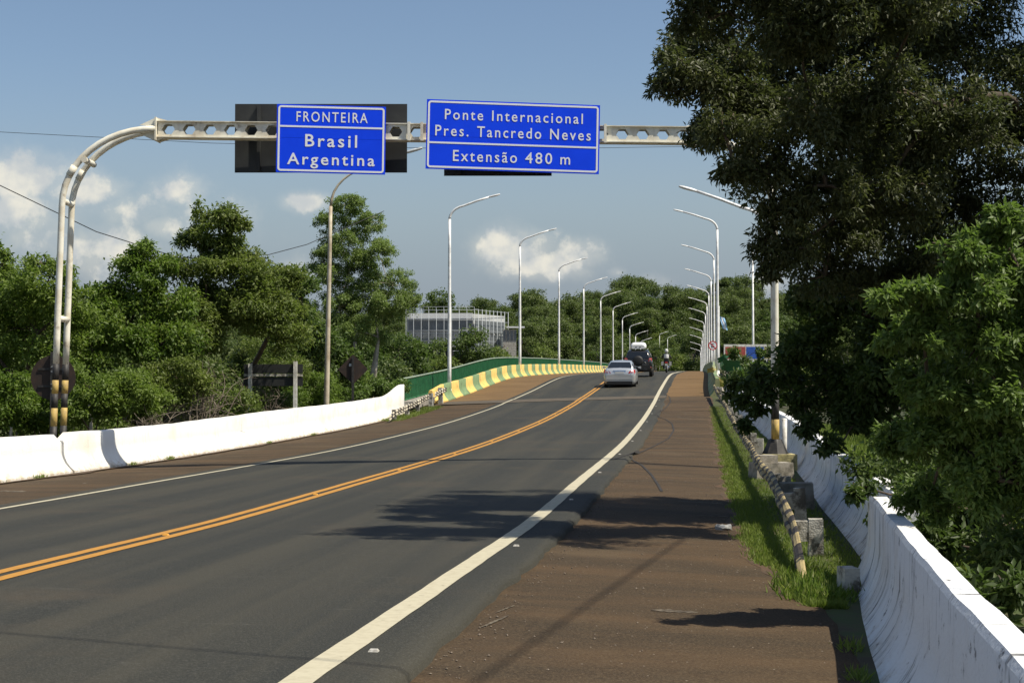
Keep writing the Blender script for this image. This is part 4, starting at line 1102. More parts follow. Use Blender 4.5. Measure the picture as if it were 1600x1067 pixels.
def sedan(loc, rotz, label):
    t = empty('sedan', loc, rotz); W = .88
    B = MB()
    st = [(-2.25, .72, .32, .72, .66), (-2.22, .80, .24, .96, .72), (-2.10, .85, .20, 1.04, .76), (-1.70, .875, .18, 1.06, .79), (-1.2, .88, .18, 1.02, .82), (-.4, .88, .17, .98, .83), (.5, .88, .17, .97, .83), (1.2, .87, .18, .94, .80), (1.75, .85, .20, .86, .76), (2.1, .78, .24, .74, .66), (2.22, .68, .32, .62, .56)]
    B.loft([ringsec(y, w, a, b, c, crown=.025) for y, w, a, b, c in st]); B.build('body', 'car_silver', t)
    # greenhouse
    G = MB(); g = [(-1.72, .76, 1.04, .72), (-1.05, .74, 1.36, .58), (-.55, .74, 1.435, .57), (.2, .74, 1.43, .57), (.75, .74, 1.30, .60), (1.25, .76, .98, .72)]
    rings = []
    for y, wb, zt, wt in g:
        zb = .94; rings.append([Vector(q) for q in ((-wb, y, zb), (-wb + (wb - wt) * .55, y, zb + (zt - zb) * .6), (-wt, y, zt - .035), (-wt * .8, y, zt), (0, y, zt + .02), (wt * .8, y, zt), (wt, y, zt - .035), (wb - (wb - wt) * .55, y, zb + (zt - zb) * .6), (wb, y, zb))])
    G.loft(rings); G.build('roof', 'car_silver', t)
    panel(t, 'rear_window', [(-.66, -1.66, 1.075), (.66, -1.66, 1.075), (.52, -1.08, 1.355), (-.52, -1.08, 1.355)], 'glass_dark', .012)
    panel(t, 'windscreen', [(.66, 1.17, 1.04), (-.66, 1.17, 1.04), (-.52, .77, 1.31), (.52, .77, 1.31)], 'glass_car', .012)
    for s in (-1, 1):
        for y0, y1, z1, z2 in ((-1.15, -.28, 1.31, 1.38), (-.2, .75, 1.385, 1.27)):
            q = [(s * .752, y0, 1.0), (s * .752, y1, .99), (s * .655, y1 - .06, z2 - .05), (s * .655, y0 + .12, z1 - .05)]
            panel(t, 'side_window', q if s > 0 else q[::-1], 'glass_car', .01)
        q = [(s * .46, -2.236, .80), (s * .80, -2.19, .74), (s * .855, -2.02, .86), (s * .82, -2.10, 1.00), (s * .56, -2.215, .94)]
        lo = panel(t, 'tail_light', q if s > 0 else q[::-1], 'tail_red', .02)
        q = [(s * .60, -2.235, .83), (s * .74, -2.20, .82), (s * .74, -2.195, .88), (s * .62, -2.225, .88)]
        panel(lo, 'lens', q if s > 0 else q[::-1], 'tail_pink', .028)
        m = MB(); m.loft([[Vector((s * (.88 + .02), .62, .98)) + Vector((s * .16 * f, .03 * f, .05)) + Vector((0, (.05 + .03 * f) * a, (.03 + .04 * f) * b)) for a, b in ((-1, -1), (1, -1), (1, 1), (-1, 1))] for f in (0, .4, 1)], smooth=False); m.build('mirror', 'car_silver', t)
        for y in (-1.35, 1.38): wheel(t, s * .76, y, .31, .2)
        h = MB(); h.box((s * .887, -.45, .86), (.02, .16, .03)); h.build('door_handle', 'chrome', t)
    panel(t, 'number_plate', [(-.24, -2.238, .77), (.24, -2.238, .77), (.24, -2.228, .89), (-.24, -2.228, .89)], 'plate', .02)
    panel(t, 'boot_trim', [(-.34, -2.225, .915), (.34, -2.225, .915), (.34, -2.215, .955), (-.34, -2.215, .955)], 'chrome', .018)
    b = MB(); b.box((0, -2.19, .285), (1.40, .14, .17)); b.build('bumper_skirt', 'plastic_black', t)
    b = MB(); b.box((0, -2.245, .50), (1.42, .05, .035)); b.build('bumper_step', 'car_silver', t)
    b = MB(); b.box((0, .0, .24), (1.45, 3.6, .2)); b.build('underbody', 'plastic_black', t)
    return tag(t, label, 'car')


cp = rd(83.2, 1.45, .03); sedan((cp.x, cp.y + 2.2, cp.z + .05), ROT, 'silver sedan seen from behind, driving up the bridge in the right lane').rotation_euler.x = .045


def suv(loc, rotz, label):
    t = empty('sport_utility_vehicle', loc, rotz)
    B = MB(); st = [(-2.0, .74, .42, .92, .70), (-1.97, .84, .34, 1.06, .80), (-1.8, .87, .30, 1.10, .82), (-1.0, .88, .28, 1.08, .83), (.6, .88, .28, 1.06, .83), (1.2, .87, .30, 1.03, .8), (1.75, .84, .34, .98, .74), (2.0, .72, .42, .85, .62)]
    B.loft([ringsec(y, w, a, b, c, crown=.02) for y, w, a, b, c in st]); B.build('body', 'car_black', t)
    G = MB(); rings = []
    for y, wb, zt, wt in ((-1.96, .80, 1.12, .76), (-1.78, .79, 1.58, .63), (-1.5, .78, 1.66, .62), (.2, .78, 1.66, .62), (.55, .78, 1.54, .63), (1.15, .8, 1.06, .74)):
        zb = 1.0; rings.append([Vector(q) for q in ((-wb, y, zb), (-wb + (wb - wt) * .5, y, zb + (zt - zb) * .6), (-wt, y, zt - .05), (-wt * .82, y, zt), (0, y, zt + .02), (wt * .82, y, zt), (wt, y, zt - .05), (wb - (wb - wt) * .5, y, zb + (zt - zb) * .6), (wb, y, zb))])
    G.loft(rings); G.build('roof', 'car_black', t)
    panel(t, 'rear_window', [(-.64, -1.945, 1.18), (.64, -1.945, 1.18), (.56, -1.80, 1.52), (-.56, -1.80, 1.52)], 'glass_dark', .012)
    panel(t, 'windscreen', [(.66, 1.08, 1.1), (-.66, 1.08, 1.1), (-.56, .6, 1.5), (.56, .6, 1.5)], 'glass_dark', .012)
    for s in (-1, 1):
        for y0, y1 in ((-1.7, -1.0), (-.92, -.1), (-.02, .75)):
            q = [(s * .795, y0, 1.10), (s * .795, y1, 1.10), (s * .69, y1 - .08, 1.50), (s * .69, y0 + .08, 1.50)]; panel(t, 'side_window', q if s > 0 else q[::-1], 'glass_dark', .01)
        q = [(s * .62, -1.985, .98), (s * .85, -1.94, .98), (s * .845, -1.88, 1.16), (s * .70, -1.955, 1.16)]; lo = panel(t, 'tail_light', q if s > 0 else q[::-1], 'tail_red', .015)
        q = [(s * .66, -1.985, 1.07), (s * .82, -1.945, 1.07), (s * .82, -1.93, 1.14), (s * .70, -1.965, 1.14)]; panel(lo, 'lens', q if s > 0 else q[::-1], 'tail_pink', .024)
        for y in (-1.25, 1.27): wheel(t, s * .77, y, .34, .21)
        r = MB(); r.tube([(s * .56, -1.3, 1.70), (s * .56, .1, 1.70)], .025, 6); r.build('roof_rail', 'galvanised', t)
        q = MB(); q.box((s * .74, -1.985, .60), (.16, .05, .06)); q.build('reflector', 'tail_pink', t)
        m = MB(); m.loft([[Vector((s * .90, .60, 1.1)) + Vector((s * .18 * f, 0, .04)) + Vector((0, .06 * a, (.05 + .04 * f) * b)) for a, b in ((-1, -1), (1, -1), (1, 1), (-1, 1))] for f in (0, .4, 1)], smooth=False); m.build('mirror', 'car_black', t)
    b = MB(); b.lathe([(.0, 0), (.20, .0), (.30, .03), (.33, .08), (.33, .17), (.30, .2)], 22, (0, -2.18, .98), 'Y'); b.build('spare_wheel', 'plastic_black', t)
    q = MB(); q.box((0, -2.02, .62), (1.5, .1, .18)); q.build('bumper', 'plastic_black', t)
    panel(t, 'number_plate', [(-.34, -2.08, .60), (.10, -2.08, .60), (.10, -2.075, .71), (-.34, -2.075, .71)], 'plate', .01)
    X = MB(); X.loft([[Vector((w * x, y, 1.74 + h * z)) for x, z in ((-1, 0), (-1, .5), (-.88, .85), (-.6, 1), (.6, 1), (.88, .85), (1, .5), (1, 0))] for y, w, h in ((-1.75, .40, .24), (-1.65, .46, .36), (-1.0, .49, .40), (0, .46, .38), (.5, .38, .26))])
    bx = X.build('roof_box', 'box_white', t)
    for x in (-.12, .12): q = MB(); q.box((x, -1.752, 1.86), (.1, .02, .03)); q.build('latch', 'plastic_black', bx)
    return tag(t, label, 'car')


cp = rd(95.8, 1.85, .03); o = suv((cp.x - .0, cp.y + 2.0, cp.z + .06), ROT, 'black off-road car with a white roof box just ahead of the silver sedan'); o.rotation_euler.x = .03


def rider_and_bike():
    p = rd(118.0, 2.85, .02); t = empty('motorcycle', (p.x, p.y, p.z), ROT)
    for y, r, w in ((-.66, .31, .12), (.70, .30, .10)):
        o = MB(); o.lathe([(r * .72, -w / 2), (r * .95, -w / 2), (r, 0), (r * .95, w / 2), (r * .72, w / 2), (r * .72, -w / 2)], 18, (0, 0, 0), 'X'); wy = o.build('wheel', 'tyre', t, (0, y, r))
        h = MB(); h.lathe([(r * .73, -.02), (.05, -.05), (.05, .05), (r * .73, .02)], 12, (0, 0, 0), 'X'); h.build('rim', 'galvanised', wy)
    b = MB(); b.loft([[Vector((x * w, y, z + h * q)) for x, q in ((-1, 0), (-1, .6), (-.5, 1), (.5, 1), (1, .6), (1, 0))] for y, w, z, h in ((-.75, .07, .72, .10), (-.3, .13, .70, .12), (.05, .14, .68, .2), (.35, .16, .70, .30), (.55, .10, .75, .22))]); b.build('seat_and_tank', 'car_black', t)
    b = MB(); b.box((0, .08, .45), (.3, .5, .34), taper=.8); b.build('engine', 'galvanised', t)
    b = MB(); b.tube([(.12, .2, .35), (.16, -.3, .34), (.17, -.85, .46)], [.03, .04, .055], 8); b.build('exhaust', 'chrome', t)
    b = MB(); b.tube([(-.36, .38, 1.05), (-.2, .46, 1.06), (0, .5, 1.02), (.2, .46, 1.06), (.36, .38, 1.05)], .016, 6); b.build('handlebar', 'plastic_black', t)
    for s in (-1, 1):
        b = MB(); b.tube([(s * .08, .72, .3), (s * .08, .5, 1.02)], .022, 6); b.build('fork', 'chrome', t)
        b = MB(); b.box((s * .30, -.60, .70), (.18, .44, .30), taper=.9); b.build('pannier', 'litter', t)
        b = MB(); b.tube([(s * .30, .46, 1.06), (s * .34, .48, 1.22)], .008, 5); b.box((s * .35, .48, 1.25), (.11, .03, .07)); b.build('mirror', 'plastic_black', t)
    b = MB(); b.box((0, -.86, .78), (.2, .06, .10)); b.build('tail_light', 'tail_red', t)
    b = MB(); b.box((0, -.9, .60), (.18, .02, .14)); b.build('number_plate', 'plate', t)
    tag(t, 'motorcycle with side bags climbing the bridge ahead of the cars', 'motorcycle')
    # rider: one skinned body, seated, hands on the grips
    V = [(0, -.22, .86), (0, -.16, 1.10), (0, -.10, 1.33), (0, -.07, 1.46), (0, -.05, 1.56)]; E_ = [(0, 1), (1, 2), (2, 3), (3, 4)]; Rr = [.17, .165, .19, .075, .07]
    for s in (-1, 1):
        k = len(V); V += [(s * .19, -.09, 1.38), (s * .34, .06, 1.16), (s * .33, .32, 1.07), (s * .33, .40, 1.06)]; Rr += [.085, .06, .045, .045]; E_ += [(2, k), (k, k + 1), (k + 1, k + 2), (k + 2, k + 3)]
        k = len(V); V += [(s * .14, -.16, .84), (s * .24, .22, .76), (s * .22, .02, .36), (s * .22, .16, .30)]; Rr += [.105, .08, .055, .045]; E_ += [(0, k), (k, k + 1), (k + 1, k + 2), (k + 2, k + 3)]
    me = bpy.data.meshes.new('person'); me.from_pydata(V, E_, []); me.materials.append(M['jacket'])
    o = bpy.data.objects.new('body', me); C.objects.link(o)
    per = empty('person', (p.x, p.y, p.z), ROT); o.parent = per
    o.modifiers.new('Skin', 'SKIN'); sv = me.skin_vertices[0].data
    for i, r in enumerate(Rr): sv[i].radius = (r, r)
    sv[0].use_root = True
    for i in range(1, len(Rr)): sv[i].use_root = False
    ss_ = o.modifiers.new('Sub', 'SUBSURF'); ss_.levels = 2; ss_.render_levels = 2
    h = MB(); h.lathe([(0, -.155), (.075, -.15), (.118, -.10), (.135, -.02), (.128, .06), (.09, .125), (.04, .15), (0, .155)], 16, (0, -.03, 1.68)); h.build('helmet', 'helmet', per)
    h = MB(); h.loft([[Vector((x * .105, .07 + .025 * (1 - abs(x)), 1.66 + z)) for x in (-1, -.5, 0, .5, 1)] for z in (0, .07)], closed=False); h.build('visor', 'glass_dark', per)
    h = MB(); h.loft([[Vector((x * w, -.22 - dd * (1 - x * x), z)) for x in (-1, -.5, 0, .5, 1)] for z, w, dd in ((1.42, .14, .10), (1.30, .19, .13), (1.12, .18, .12))], closed=False); h.build('reflective_yoke', 'helmet', per)
    tag(per, 'rider in dark jacket and pale helmet on the motorcycle', 'person')


rider_and_bike()


# ------------------------------------------------------------------ gridded building on the far bank
def building():
    d = 352.0; corner = at(742, 600, d); zg = -2.0
    k = d / FOC; ztop = at(742, 484.5, d).z; Hh = ztop - zg
    t = empty('gridded_building', (corner.x, d, zg), R(-5)); W, D = 108 * k, 15.0       # local: front along -X, side along +Y leaning right
    ang = R(22)
    def side(y, z): return Vector((math.sin(ang) * y * 1.0, math.cos(ang) * y, z))
    b = MB(); b.add([(-W, .6, 0), (-.4, .6, 0), side(D, 0), side(D, 0) + Vector((-W, 0, 0)), (-W, .6, Hh - .8), (-.4, .6, Hh - .8), side(D, Hh - .8), side(D, Hh - .8) + Vector((-W, 0, 0))], [(0, 1, 5, 4), (1, 2, 6, 5), (2, 3, 7, 6), (3, 0, 4, 7), (4, 5, 6, 7)]); b.build('hall', 'cladding', t)
    f = MB(); f.box((-W / 2 - .2, .3, Hh - 1.35), (W - .8, .5, 1.35)); f.build('fascia', 'box_white', t)
    nx, nz = 9, 6; pw, ph = (W - .8) / nx, (Hh - 2.2) / nz
    for i in range(nx):
        for j in range(nz):
            if 5 <= i <= 7 and j < 4: continue
            q = MB(); q.box((-W + .3 + pw * (i + .5), .52, .2 + ph * (j + .5)), (pw * .93, .06, ph * .9)); q.build('pane', 'pane', t)
    q = MB(); q.box((-W + .3 + pw * 6.5, .50, .2 + ph * 2), (pw * 3 * .97, .10, ph * 4)); q.build('opening', 'interior_dark', t)
    q = MB(); zc = .2 + ph * 4
    q.box((-W + .3 + pw * 6.5, .35, zc + .1), (pw * 3.1, .5, .42)); q.box((-W + .3 + pw * 8.05, .35, zc / 2), (.4, .5, zc)); q.build('portal_frame', 'box_white', t)
    for i in range(6):
        for j in range(nz + 1):
            y0, y1 = D * i / 6 + .2, D * (i + 1) / 6 - .1; z0, z1 = .2 + ph * j, .2 + ph * (j + .9)
            if z1 > Hh - .5: continue
            q = MB(); o = Vector((.06, 0, 0)); q.add([side(y0, z0) + o, side(y1, z0) + o, side(y1, z1) + o, side(y0, z1) + o, side(y0, z0) - o, side(y1, z0) - o, side(y1, z1) - o, side(y0, z1) - o], [(0, 1, 2, 3), (7, 6, 5, 4), (0, 4, 5, 1), (1, 5, 6, 2), (2, 6, 7, 3), (3, 7, 4, 0)]); q.build('pane', 'pane', t)
    # open steel grid standing in front of the walls
    g = MB()
    for i in range(10): x = -W * i / 9; g.tube([(x, -.8, 0), (x, -.8, Hh + .2)], .055, 5)
    for j in range(10): z = Hh * j / 9; g.tube([(-W, -.8, z), (0, -.8, z)], .055, 5)
    for i in range(9): p0 = side(D * i / 8, 0) + Vector((.8, 0, 0)); g.tube([p0, p0 + Vector((0, 0, Hh + .2))], .075, 5)
    for j in range(10): p0 = side(0, Hh * j / 9) + Vector((.8, 0, 0)); g.tube([p0, side(D, Hh * j / 9) + Vector((.8, 0, 0))], .055, 5)
    g.tube([(0, -.8, Hh + .1), side(0, Hh + .1) + Vector((.8, 0, 0))], .09, 5)
    g.build('steel_grid', 'mullion', t)
    r = MB()
    r.tube([(-W, -.5, Hh + .75), (-.3, -.5, Hh + .75)], .05, 5)
    for i in range(10): x = -W * i / 9 - .1; r.tube([(x, -.5, Hh - .6), (x, -.5, Hh + .75)], .045, 5)
    r.build('roof_railing', 'mullion', t)
    q = MB(); q.tube([(-W + .3 + pw * 5.3, -.3, zc + 1.9), (-W + .3 + pw * 6.5, -.3, zc + .5), (-W + .3 + pw * 7.7, -.3, zc + 1.9)], .06, 5); q.build('brace', 'mullion', t)
    tag(t, 'pale hall behind an open grid of steel bars among the far trees', 'building')
    a0, a1 = at(786, 508, d + 6), at(812, 530, d + 6); e = empty('annex', ((a0.x + a1.x) / 2, d + 8, zg)); w = a1.x - a0.x; h = a0.z - zg
    q = MB(); q.box((-w * .1, 0, h / 2 - .5), (w * .8, 4, h - 1)); q.build('wall', 'concrete_white', e)
    q = MB(); q.box((w * .25, -.3, h - .5), (w * 1.1, 5, .35)); q.build('roof', 'box_white', e)
    for i in range(4): q = MB(); q.box((-w * .42 + w * .22 * i, -2.04, h - 2.4), (.5, .06, 2.2)); q.build('window', 'pane', e)
    tag(e, 'low pale annex with an overhanging flat roof beside the gridded hall', 'building')


building()
# ------------------------------------------------------------------ vegetation
def gz(x, y):
    return terr(y, x - float(pchip(_k, _x, min(y, 890))))


def unit(n, g):
    v = g.normal(size=(n, 3)); return v / np.linalg.norm(v, axis=1, keepdims=True)


def leaf_mesh(name, pos, axis, nrm, length, width, tint, matn, fold=.18):
    """one folded lozenge per leaf"""
    n = len(pos); side = np.cross(axis, nrm); side /= np.linalg.norm(side, axis=1, keepdims=True) + 1e-9
    up = np.cross(side, axis)
    L = length[:, None]; W = width[:, None]
    v = np.empty((n, 4, 3)); v[:, 0] = pos; v[:, 2] = pos + axis * L - up * L * .08
    v[:, 1] = pos + axis * L * .45 + side * W * .5 + up * W * fold; v[:, 3] = pos + axis * L * .45 - side * W * .5 + up * W * fold
    me = bpy.data.meshes.new(name); me.vertices.add(n * 4); me.vertices.foreach_set('co', v.ravel())
    b = np.arange(n)[:, None] * 4; tri = np.concatenate([b + np.array([0, 1, 2]), b + np.array([0, 2, 3])], 1).reshape(-1)
    me.loops.add(n * 6); me.loops.foreach_set('vertex_index', tri); me.polygons.add(n * 2)
    me.polygons.foreach_set('loop_start', np.arange(n * 2) * 3); me.polygons.foreach_set('loop_total', np.full(n * 2, 3))
    me.update(calc_edges=True)
    a = me.attributes.new('tint', 'FLOAT', 'POINT'); a.data.foreach_set('value', np.repeat(tint, 4))
    me.materials.append(M[matn]); return me


def crown_points(ells, n, g, sub=(.26, .44), per=1.0, shell=.5, low=-1.0):
    """clumps over each ellipsoid, leaves in each clump"""
    subs = []
    for c, r in ells:
        c, r = np.array(c), np.array(r); mr = r.mean(); m = max(5, int(14 * per))
        d = unit(m, g); d[:, 2] = np.where(d[:, 2] < low, -d[:, 2], d[:, 2])
        u = shell + (1 - shell) * g.random(m) ** .6
        sr = mr * g.uniform(sub[0], sub[1], m)
        for i in range(m): subs.append((c + d[i] * r * u[i] * .92, sr[i], mr))
    w = np.array([s[1] ** 2 for s in subs]); w /= w.sum(); cnt = g.multinomial(n, w)
    P, O, T = [], [], []
    for (c, r, _), k in zip(subs, cnt):
        if k == 0: continue
        d = unit(k, g); rad = r * g.random(k)[:, None] ** .42; rad[g.random(k) < .13] *= 1.45; an = g.uniform(.65, 1.55, 3) * np.array([1, 1, .75])
        p = c + d * rad * an; P.append(p); O.append(d); T.append(np.clip(g.normal(.45 + g.normal() * .12, .22, k), 0, 1))
    return np.concatenate(P), np.concatenate(O), np.concatenate(T), subs


def leaves_from(ells, n, leaf, matn, name, g, droop=.35, aspect=.45, sub=(.26, .44), per=1.0, shell=.5, inv=(0, 0, 0), low=-1.0):
    P, O, T, subs = crown_points(ells, n, g, sub, per, shell, low); k = len(P)
    ax = O * .4 + unit(k, g) * .9; ax[:, 2] -= droop; ax /= np.linalg.norm(ax, axis=1, keepdims=True)
    nr = O * .3 + unit(k, g) * .7 + np.array([0, 0, .75]); nr /= np.linalg.norm(nr, axis=1, keepdims=True)
    L = leaf * g.uniform(.6, 1.25, k)
    return leaf_mesh(name, P - np.array(inv), ax, nr, L, L * aspect, T, matn), subs


def limb(mb, a, b, r0, r1, g, bend=.12, n=6, sides=6):
    a, b = Vector(a), Vector(b); L = (b - a).length; P = []
    w1 = Vector(g.normal(size=3) * bend * L * .5); w2 = Vector(g.normal(size=3) * bend * L * .3)
    for i in range(n + 1):
        u = i / n; P.append(a.lerp(b, u) + w1 * math.sin(math.pi * u) * .5 + w2 * math.sin(2 * math.pi * u) * .5 + Vector((0, 0, .05 * L * math.sin(math.pi * u))))
    mb.tube(P, [r0 + (r1 - r0) * (i / n) for i in range(n + 1)], sides, cap=False)
    return P


def tree(name, label, ells, n, leaf, matn, base=None, trunk_r=.16, bark='bark', cat='tree', group=None, seed=1, droop=.35, aspect=.45, sub=(.26, .44), per=1.0, shell=.5, stems=1, twigs=60, fork=.45, low=-1.0, limb_k=.34):
    g = np.random.default_rng(seed)
    cs = np.array([e[0] for e in ells]); ctr = cs.mean(0)
    if base is None: base = (ctr[0], ctr[1])
    zb = gz(*base); t = empty(name, (base[0], base[1], zb)); inv = Vector(t.location)
    me, subs = leaves_from(ells, n, leaf, matn, 'crown', g, droop, aspect, sub, per, shell, tuple(inv), low)
    o = bpy.data.objects.new('crown', me); C.objects.link(o); o.parent = t
    zlow = min(e[0][2] - e[1][2] for e in ells); zmid = ctr[2]
    heads = []
    for k in range(stems):
        tr = MB(); off = Vector((0, 0, 0)) if stems == 1 else Vector((math.cos(k * 2.4) * .35, math.sin(k * 2.4) * .3, 0)) * (1 + .3 * k)
        fk = Vector((base[0], base[1], zb + max(.5, (zmid - zb) * fork))) + off * 2.2 + Vector(g.normal(size=3) * .15)
        b0 = Vector((base[0], base[1], zb - .15)) + off
        P = limb(tr, b0 - inv, fk - inv, trunk_r, trunk_r * .72, g, .05, 7, 8)
        tr.lathe([(trunk_r * 1.5, 0), (trunk_r * 1.12, trunk_r * 1.2), (trunk_r, trunk_r * 2.4)], 8, b0 - inv)
        tr.build('trunk', bark, t); heads.append(fk)
    br = MB()
    nodes = [(h, trunk_r * limb_k * 1.6) for h in heads]; H0 = heads[0]          # each bough springs from the nearest one nearer the trunk
    for c, r in sorted(ells, key=lambda e: (Vector(e[0]) - H0).length):
        c = Vector(c); q, qr = min(nodes, key=lambda m_: (m_[0] - c).length + .35 * (m_[0] - H0).length)
        r1 = max(.012, qr * .68); limb(br, q - inv, c - inv, max(.016, qr * .85), r1 * .8, g, .16, 7, 6); nodes.append((c, r1))
    idx = g.permutation(len(subs))[:twigs]
    for i in idx:
        c = Vector(subs[i][0]); k = int(np.argmin([(Vector(e[0]) - c).length for e in ells])); a = Vector(ells[k][0])
        limb(br, a - inv, c + (c - a) * .25 - inv, min(.022, trunk_r * .15), .005, g, .2, 4, 4)
    br.build('branches', bark, t, fixn=False)
    return tag(t, label, cat, group)


def E(px, py, d, rx, ry, deep=None):
    p = at(px, py, d); k = d / FOC
    return ((p.x, p.y, p.z), (rx * k, deep if deep else max(rx, ry) * k * 1.1, ry * k))


# --- left: trees behind the white wall
tree('broadleaf_tree', 'bright green bushy tree at the far left behind the gantry post', [E(20, 470, 40, 60, 60), E(75, 440, 39, 45, 35), E(60, 520, 40, 75, 50), E(-30, 520, 41, 70, 80), E(-50, 430, 42, 70, 60), E(62, 412, 40, 25, 18), E(4, 412, 40, 22, 26), E(120, 480, 40, 38, 40)], 34000, .13, 'leaf_left', seed=11, per=1.5, trunk_r=.13)
tree('broadleaf_tree', 'slender-topped green tree between the gantry post and the tallest left tree', [E(220, 388, 43, 20, 16), E(208, 412, 43, 30, 18), E(255, 415, 43, 22, 16), E(215, 450, 43, 50, 28), E(270, 470, 43.5, 40, 35), E(170, 470, 43, 35, 30), E(200, 510, 43, 70, 45), E(140, 530, 42, 40, 45), E(255, 540, 43, 55, 40)], 34000, .13, 'leaf_left', seed=12, per=1.5, trunk_r=.13)
tree('broadleaf_tree', 'tallest dark green tree on the left with a flat tilted crown top', [E(335, 340, 47, 42, 18), E(372, 352, 47, 20, 12), E(305, 372, 47, 32, 16), E(350, 385, 47.5, 40, 20), E(320, 415, 47, 55, 26), E(395, 425, 47.5, 50, 28), E(440, 432, 48, 32, 26), E(320, 470, 47, 55, 40), E(400, 480, 47.5, 60, 45), E(445, 500, 48, 40, 55), E(300, 525, 46.5, 50, 35)], 48000, .135, 'leaf_olive', base=(at(378, 600, 52).x, 52.0), seed=13, per=1.5, trunk_r=.2)
tree('broadleaf_tree', 'dark shady tree behind the cream lamp post on the left', [E(470, 470, 60, 32, 40), E(485, 530, 60, 40, 50), E(455, 560, 60, 50, 45), E(520, 570, 61, 40, 40)], 12000, .19, 'leaf_bush', seed=14, trunk_r=.16)
tree('slender_tree', 'tall pale green tree with thin white trunks beside the cream lamp post', [E(540, 318, 78, 34, 16), E(520, 345, 78, 30, 22), E(570, 345, 78, 34, 22), E(545, 385, 78, 48, 30), E(590, 400, 78, 42, 28), E(505, 410, 78, 24, 28), E(545, 430, 78, 60, 28), E(615, 445, 78, 38, 28), E(590, 475, 78, 60, 24), E(530, 480, 78, 50, 30), E(640, 470, 78, 22, 18), E(560, 520, 78, 55, 28)], 72000, .125, 'leaf_pale', base=(at(560, 600, 78).x, 78), bark='bark_pale', seed=15, stems=4, trunk_r=.12, per=2.4, sub=(.15, .27), twigs=120, fork=.6, shell=.35)
tree('round_bush', 'dark rounded bush in front of the gridded hall, left of the first lamp', [E(620, 555, 98, 48, 32), E(595, 585, 97, 42, 28), E(655, 585, 98, 32, 24), E(575, 560, 99, 30, 26)], 14000, .22, 'leaf_bush', seed=16, cat='bush', trunk_r=.12)
tree('round_bush', 'dark bushy tree in front of the dark opening of the gridded hall', [E(738, 540, 150, 34, 26), E(715, 565, 150, 40, 26), E(765, 568, 152, 32, 24), E(742, 522, 150, 18, 14), E(680, 548, 150, 30, 22)], 9000, .33, 'leaf_bush', seed=17, cat='bush', trunk_r=.14)
tree('round_bush', 'yellow-green bush over the green railing between the first two lamps', [E(690, 575, 118, 26, 20), E(775, 555, 160, 14, 26), E(795, 565, 150, 26, 22), E(840, 560, 170, 30, 26)], 7000, .3, 'leaf_yellowish', seed=18, cat='bush', trunk_r=.1)
tree('round_bush', 'light green shrub at the pointed end of the left wall', [E(585, 606, 64, 40, 14), E(622, 603, 65, 20, 10), E(545, 612, 63, 30, 16)], 7000, .14, 'leaf_sapling', seed=19, cat='bush', trunk_r=.05, shell=.3)
SH = [(-10, 620, 36, 60, 40, 'leaf_left', 'leafy shrub at the left frame edge above the white wall'), (62, 640, 37.5, 50, 34, 'leaf_left', 'leafy shrub behind the round sign back on the left'), (140, 610, 37, 48, 52, 'leaf_left', 'bright shrub just right of the striped gantry post'),
      (205, 615, 38, 52, 40, 'leaf_left', 'green shrub left of the dry branches'), (275, 590, 41, 50, 40, 'leaf_olive', 'olive shrub under the tallest left tree'), (340, 628, 43.5, 60, 28, 'leaf_yellowish', 'feathery light green shrub among the dry branches'),
      (420, 625, 53.5, 45, 30, 'leaf_bush', 'dark shrub under the black double-board sign'), (490, 605, 57, 44, 36, 'leaf_left', 'leafy shrub right of the white sign posts'), (540, 590, 64, 36, 36, 'leaf_left', 'green shrub left of the diamond sign back'), (430, 560, 53, 50, 40, 'leaf_olive', 'olive shrub above the black double-board sign')]
for i, (px, py, d, rx, ry, m, lab) in enumerate(SH):
    tree('shrub', lab, [E(px, py, d, rx, ry), E(px - rx * .5, py + ry * .4, d - .4, rx * .7, ry * .7), E(px + rx * .5, py + ry * .3, d + .3, rx * .7, ry * .75)], 8000, .11, m, seed=30 + i, cat='shrub', trunk_r=.05, shell=.35, twigs=20)


def dry_brush(name, label, px, py, d, w, h, n, seed):
    g = np.random.default_rng(seed); b = at(px, py, d); t = empty(name, (b.x, d, gz(b.x, d))); mb = MB(); k = d / FOC
    top = b.z - t.location.z
    for i in range(n):
        a = Vector((g.normal() * w * k * .35, g.normal() * .2, 0)); e = a + Vector((g.normal() * w * k * .55, g.normal() * .3, top * .55 + g.random() * h * k))
        P = limb(mb, a, e, .022, .006, g, .2, 7, 4)
        for j in range(5):
            q = P[g.integers(2, 8)]; limb(mb, q, q + Vector((g.normal() * .5, g.normal() * .35, g.normal() * .28 + .12)), .010, .003, g, .25, 4, 3)
    mb.build('branches', 'dry_twig', t, fixn=False)
    return tag(t, label, 'dry bush')


dry_brush('dry_brush', 'tangle of bare grey branches behind the white wall, left of the sign posts', 300, 640, 41.5, 50, 95, 46, 3)
dry_brush('dry_brush', 'low bare twigs behind the wall left of the larger dry tangle', 235, 655, 37.5, 40, 34, 30, 4)
dry_brush('dry_brush', 'bare twigs behind the black double-board sign', 395, 620, 52.5, 60, 55, 36, 5)

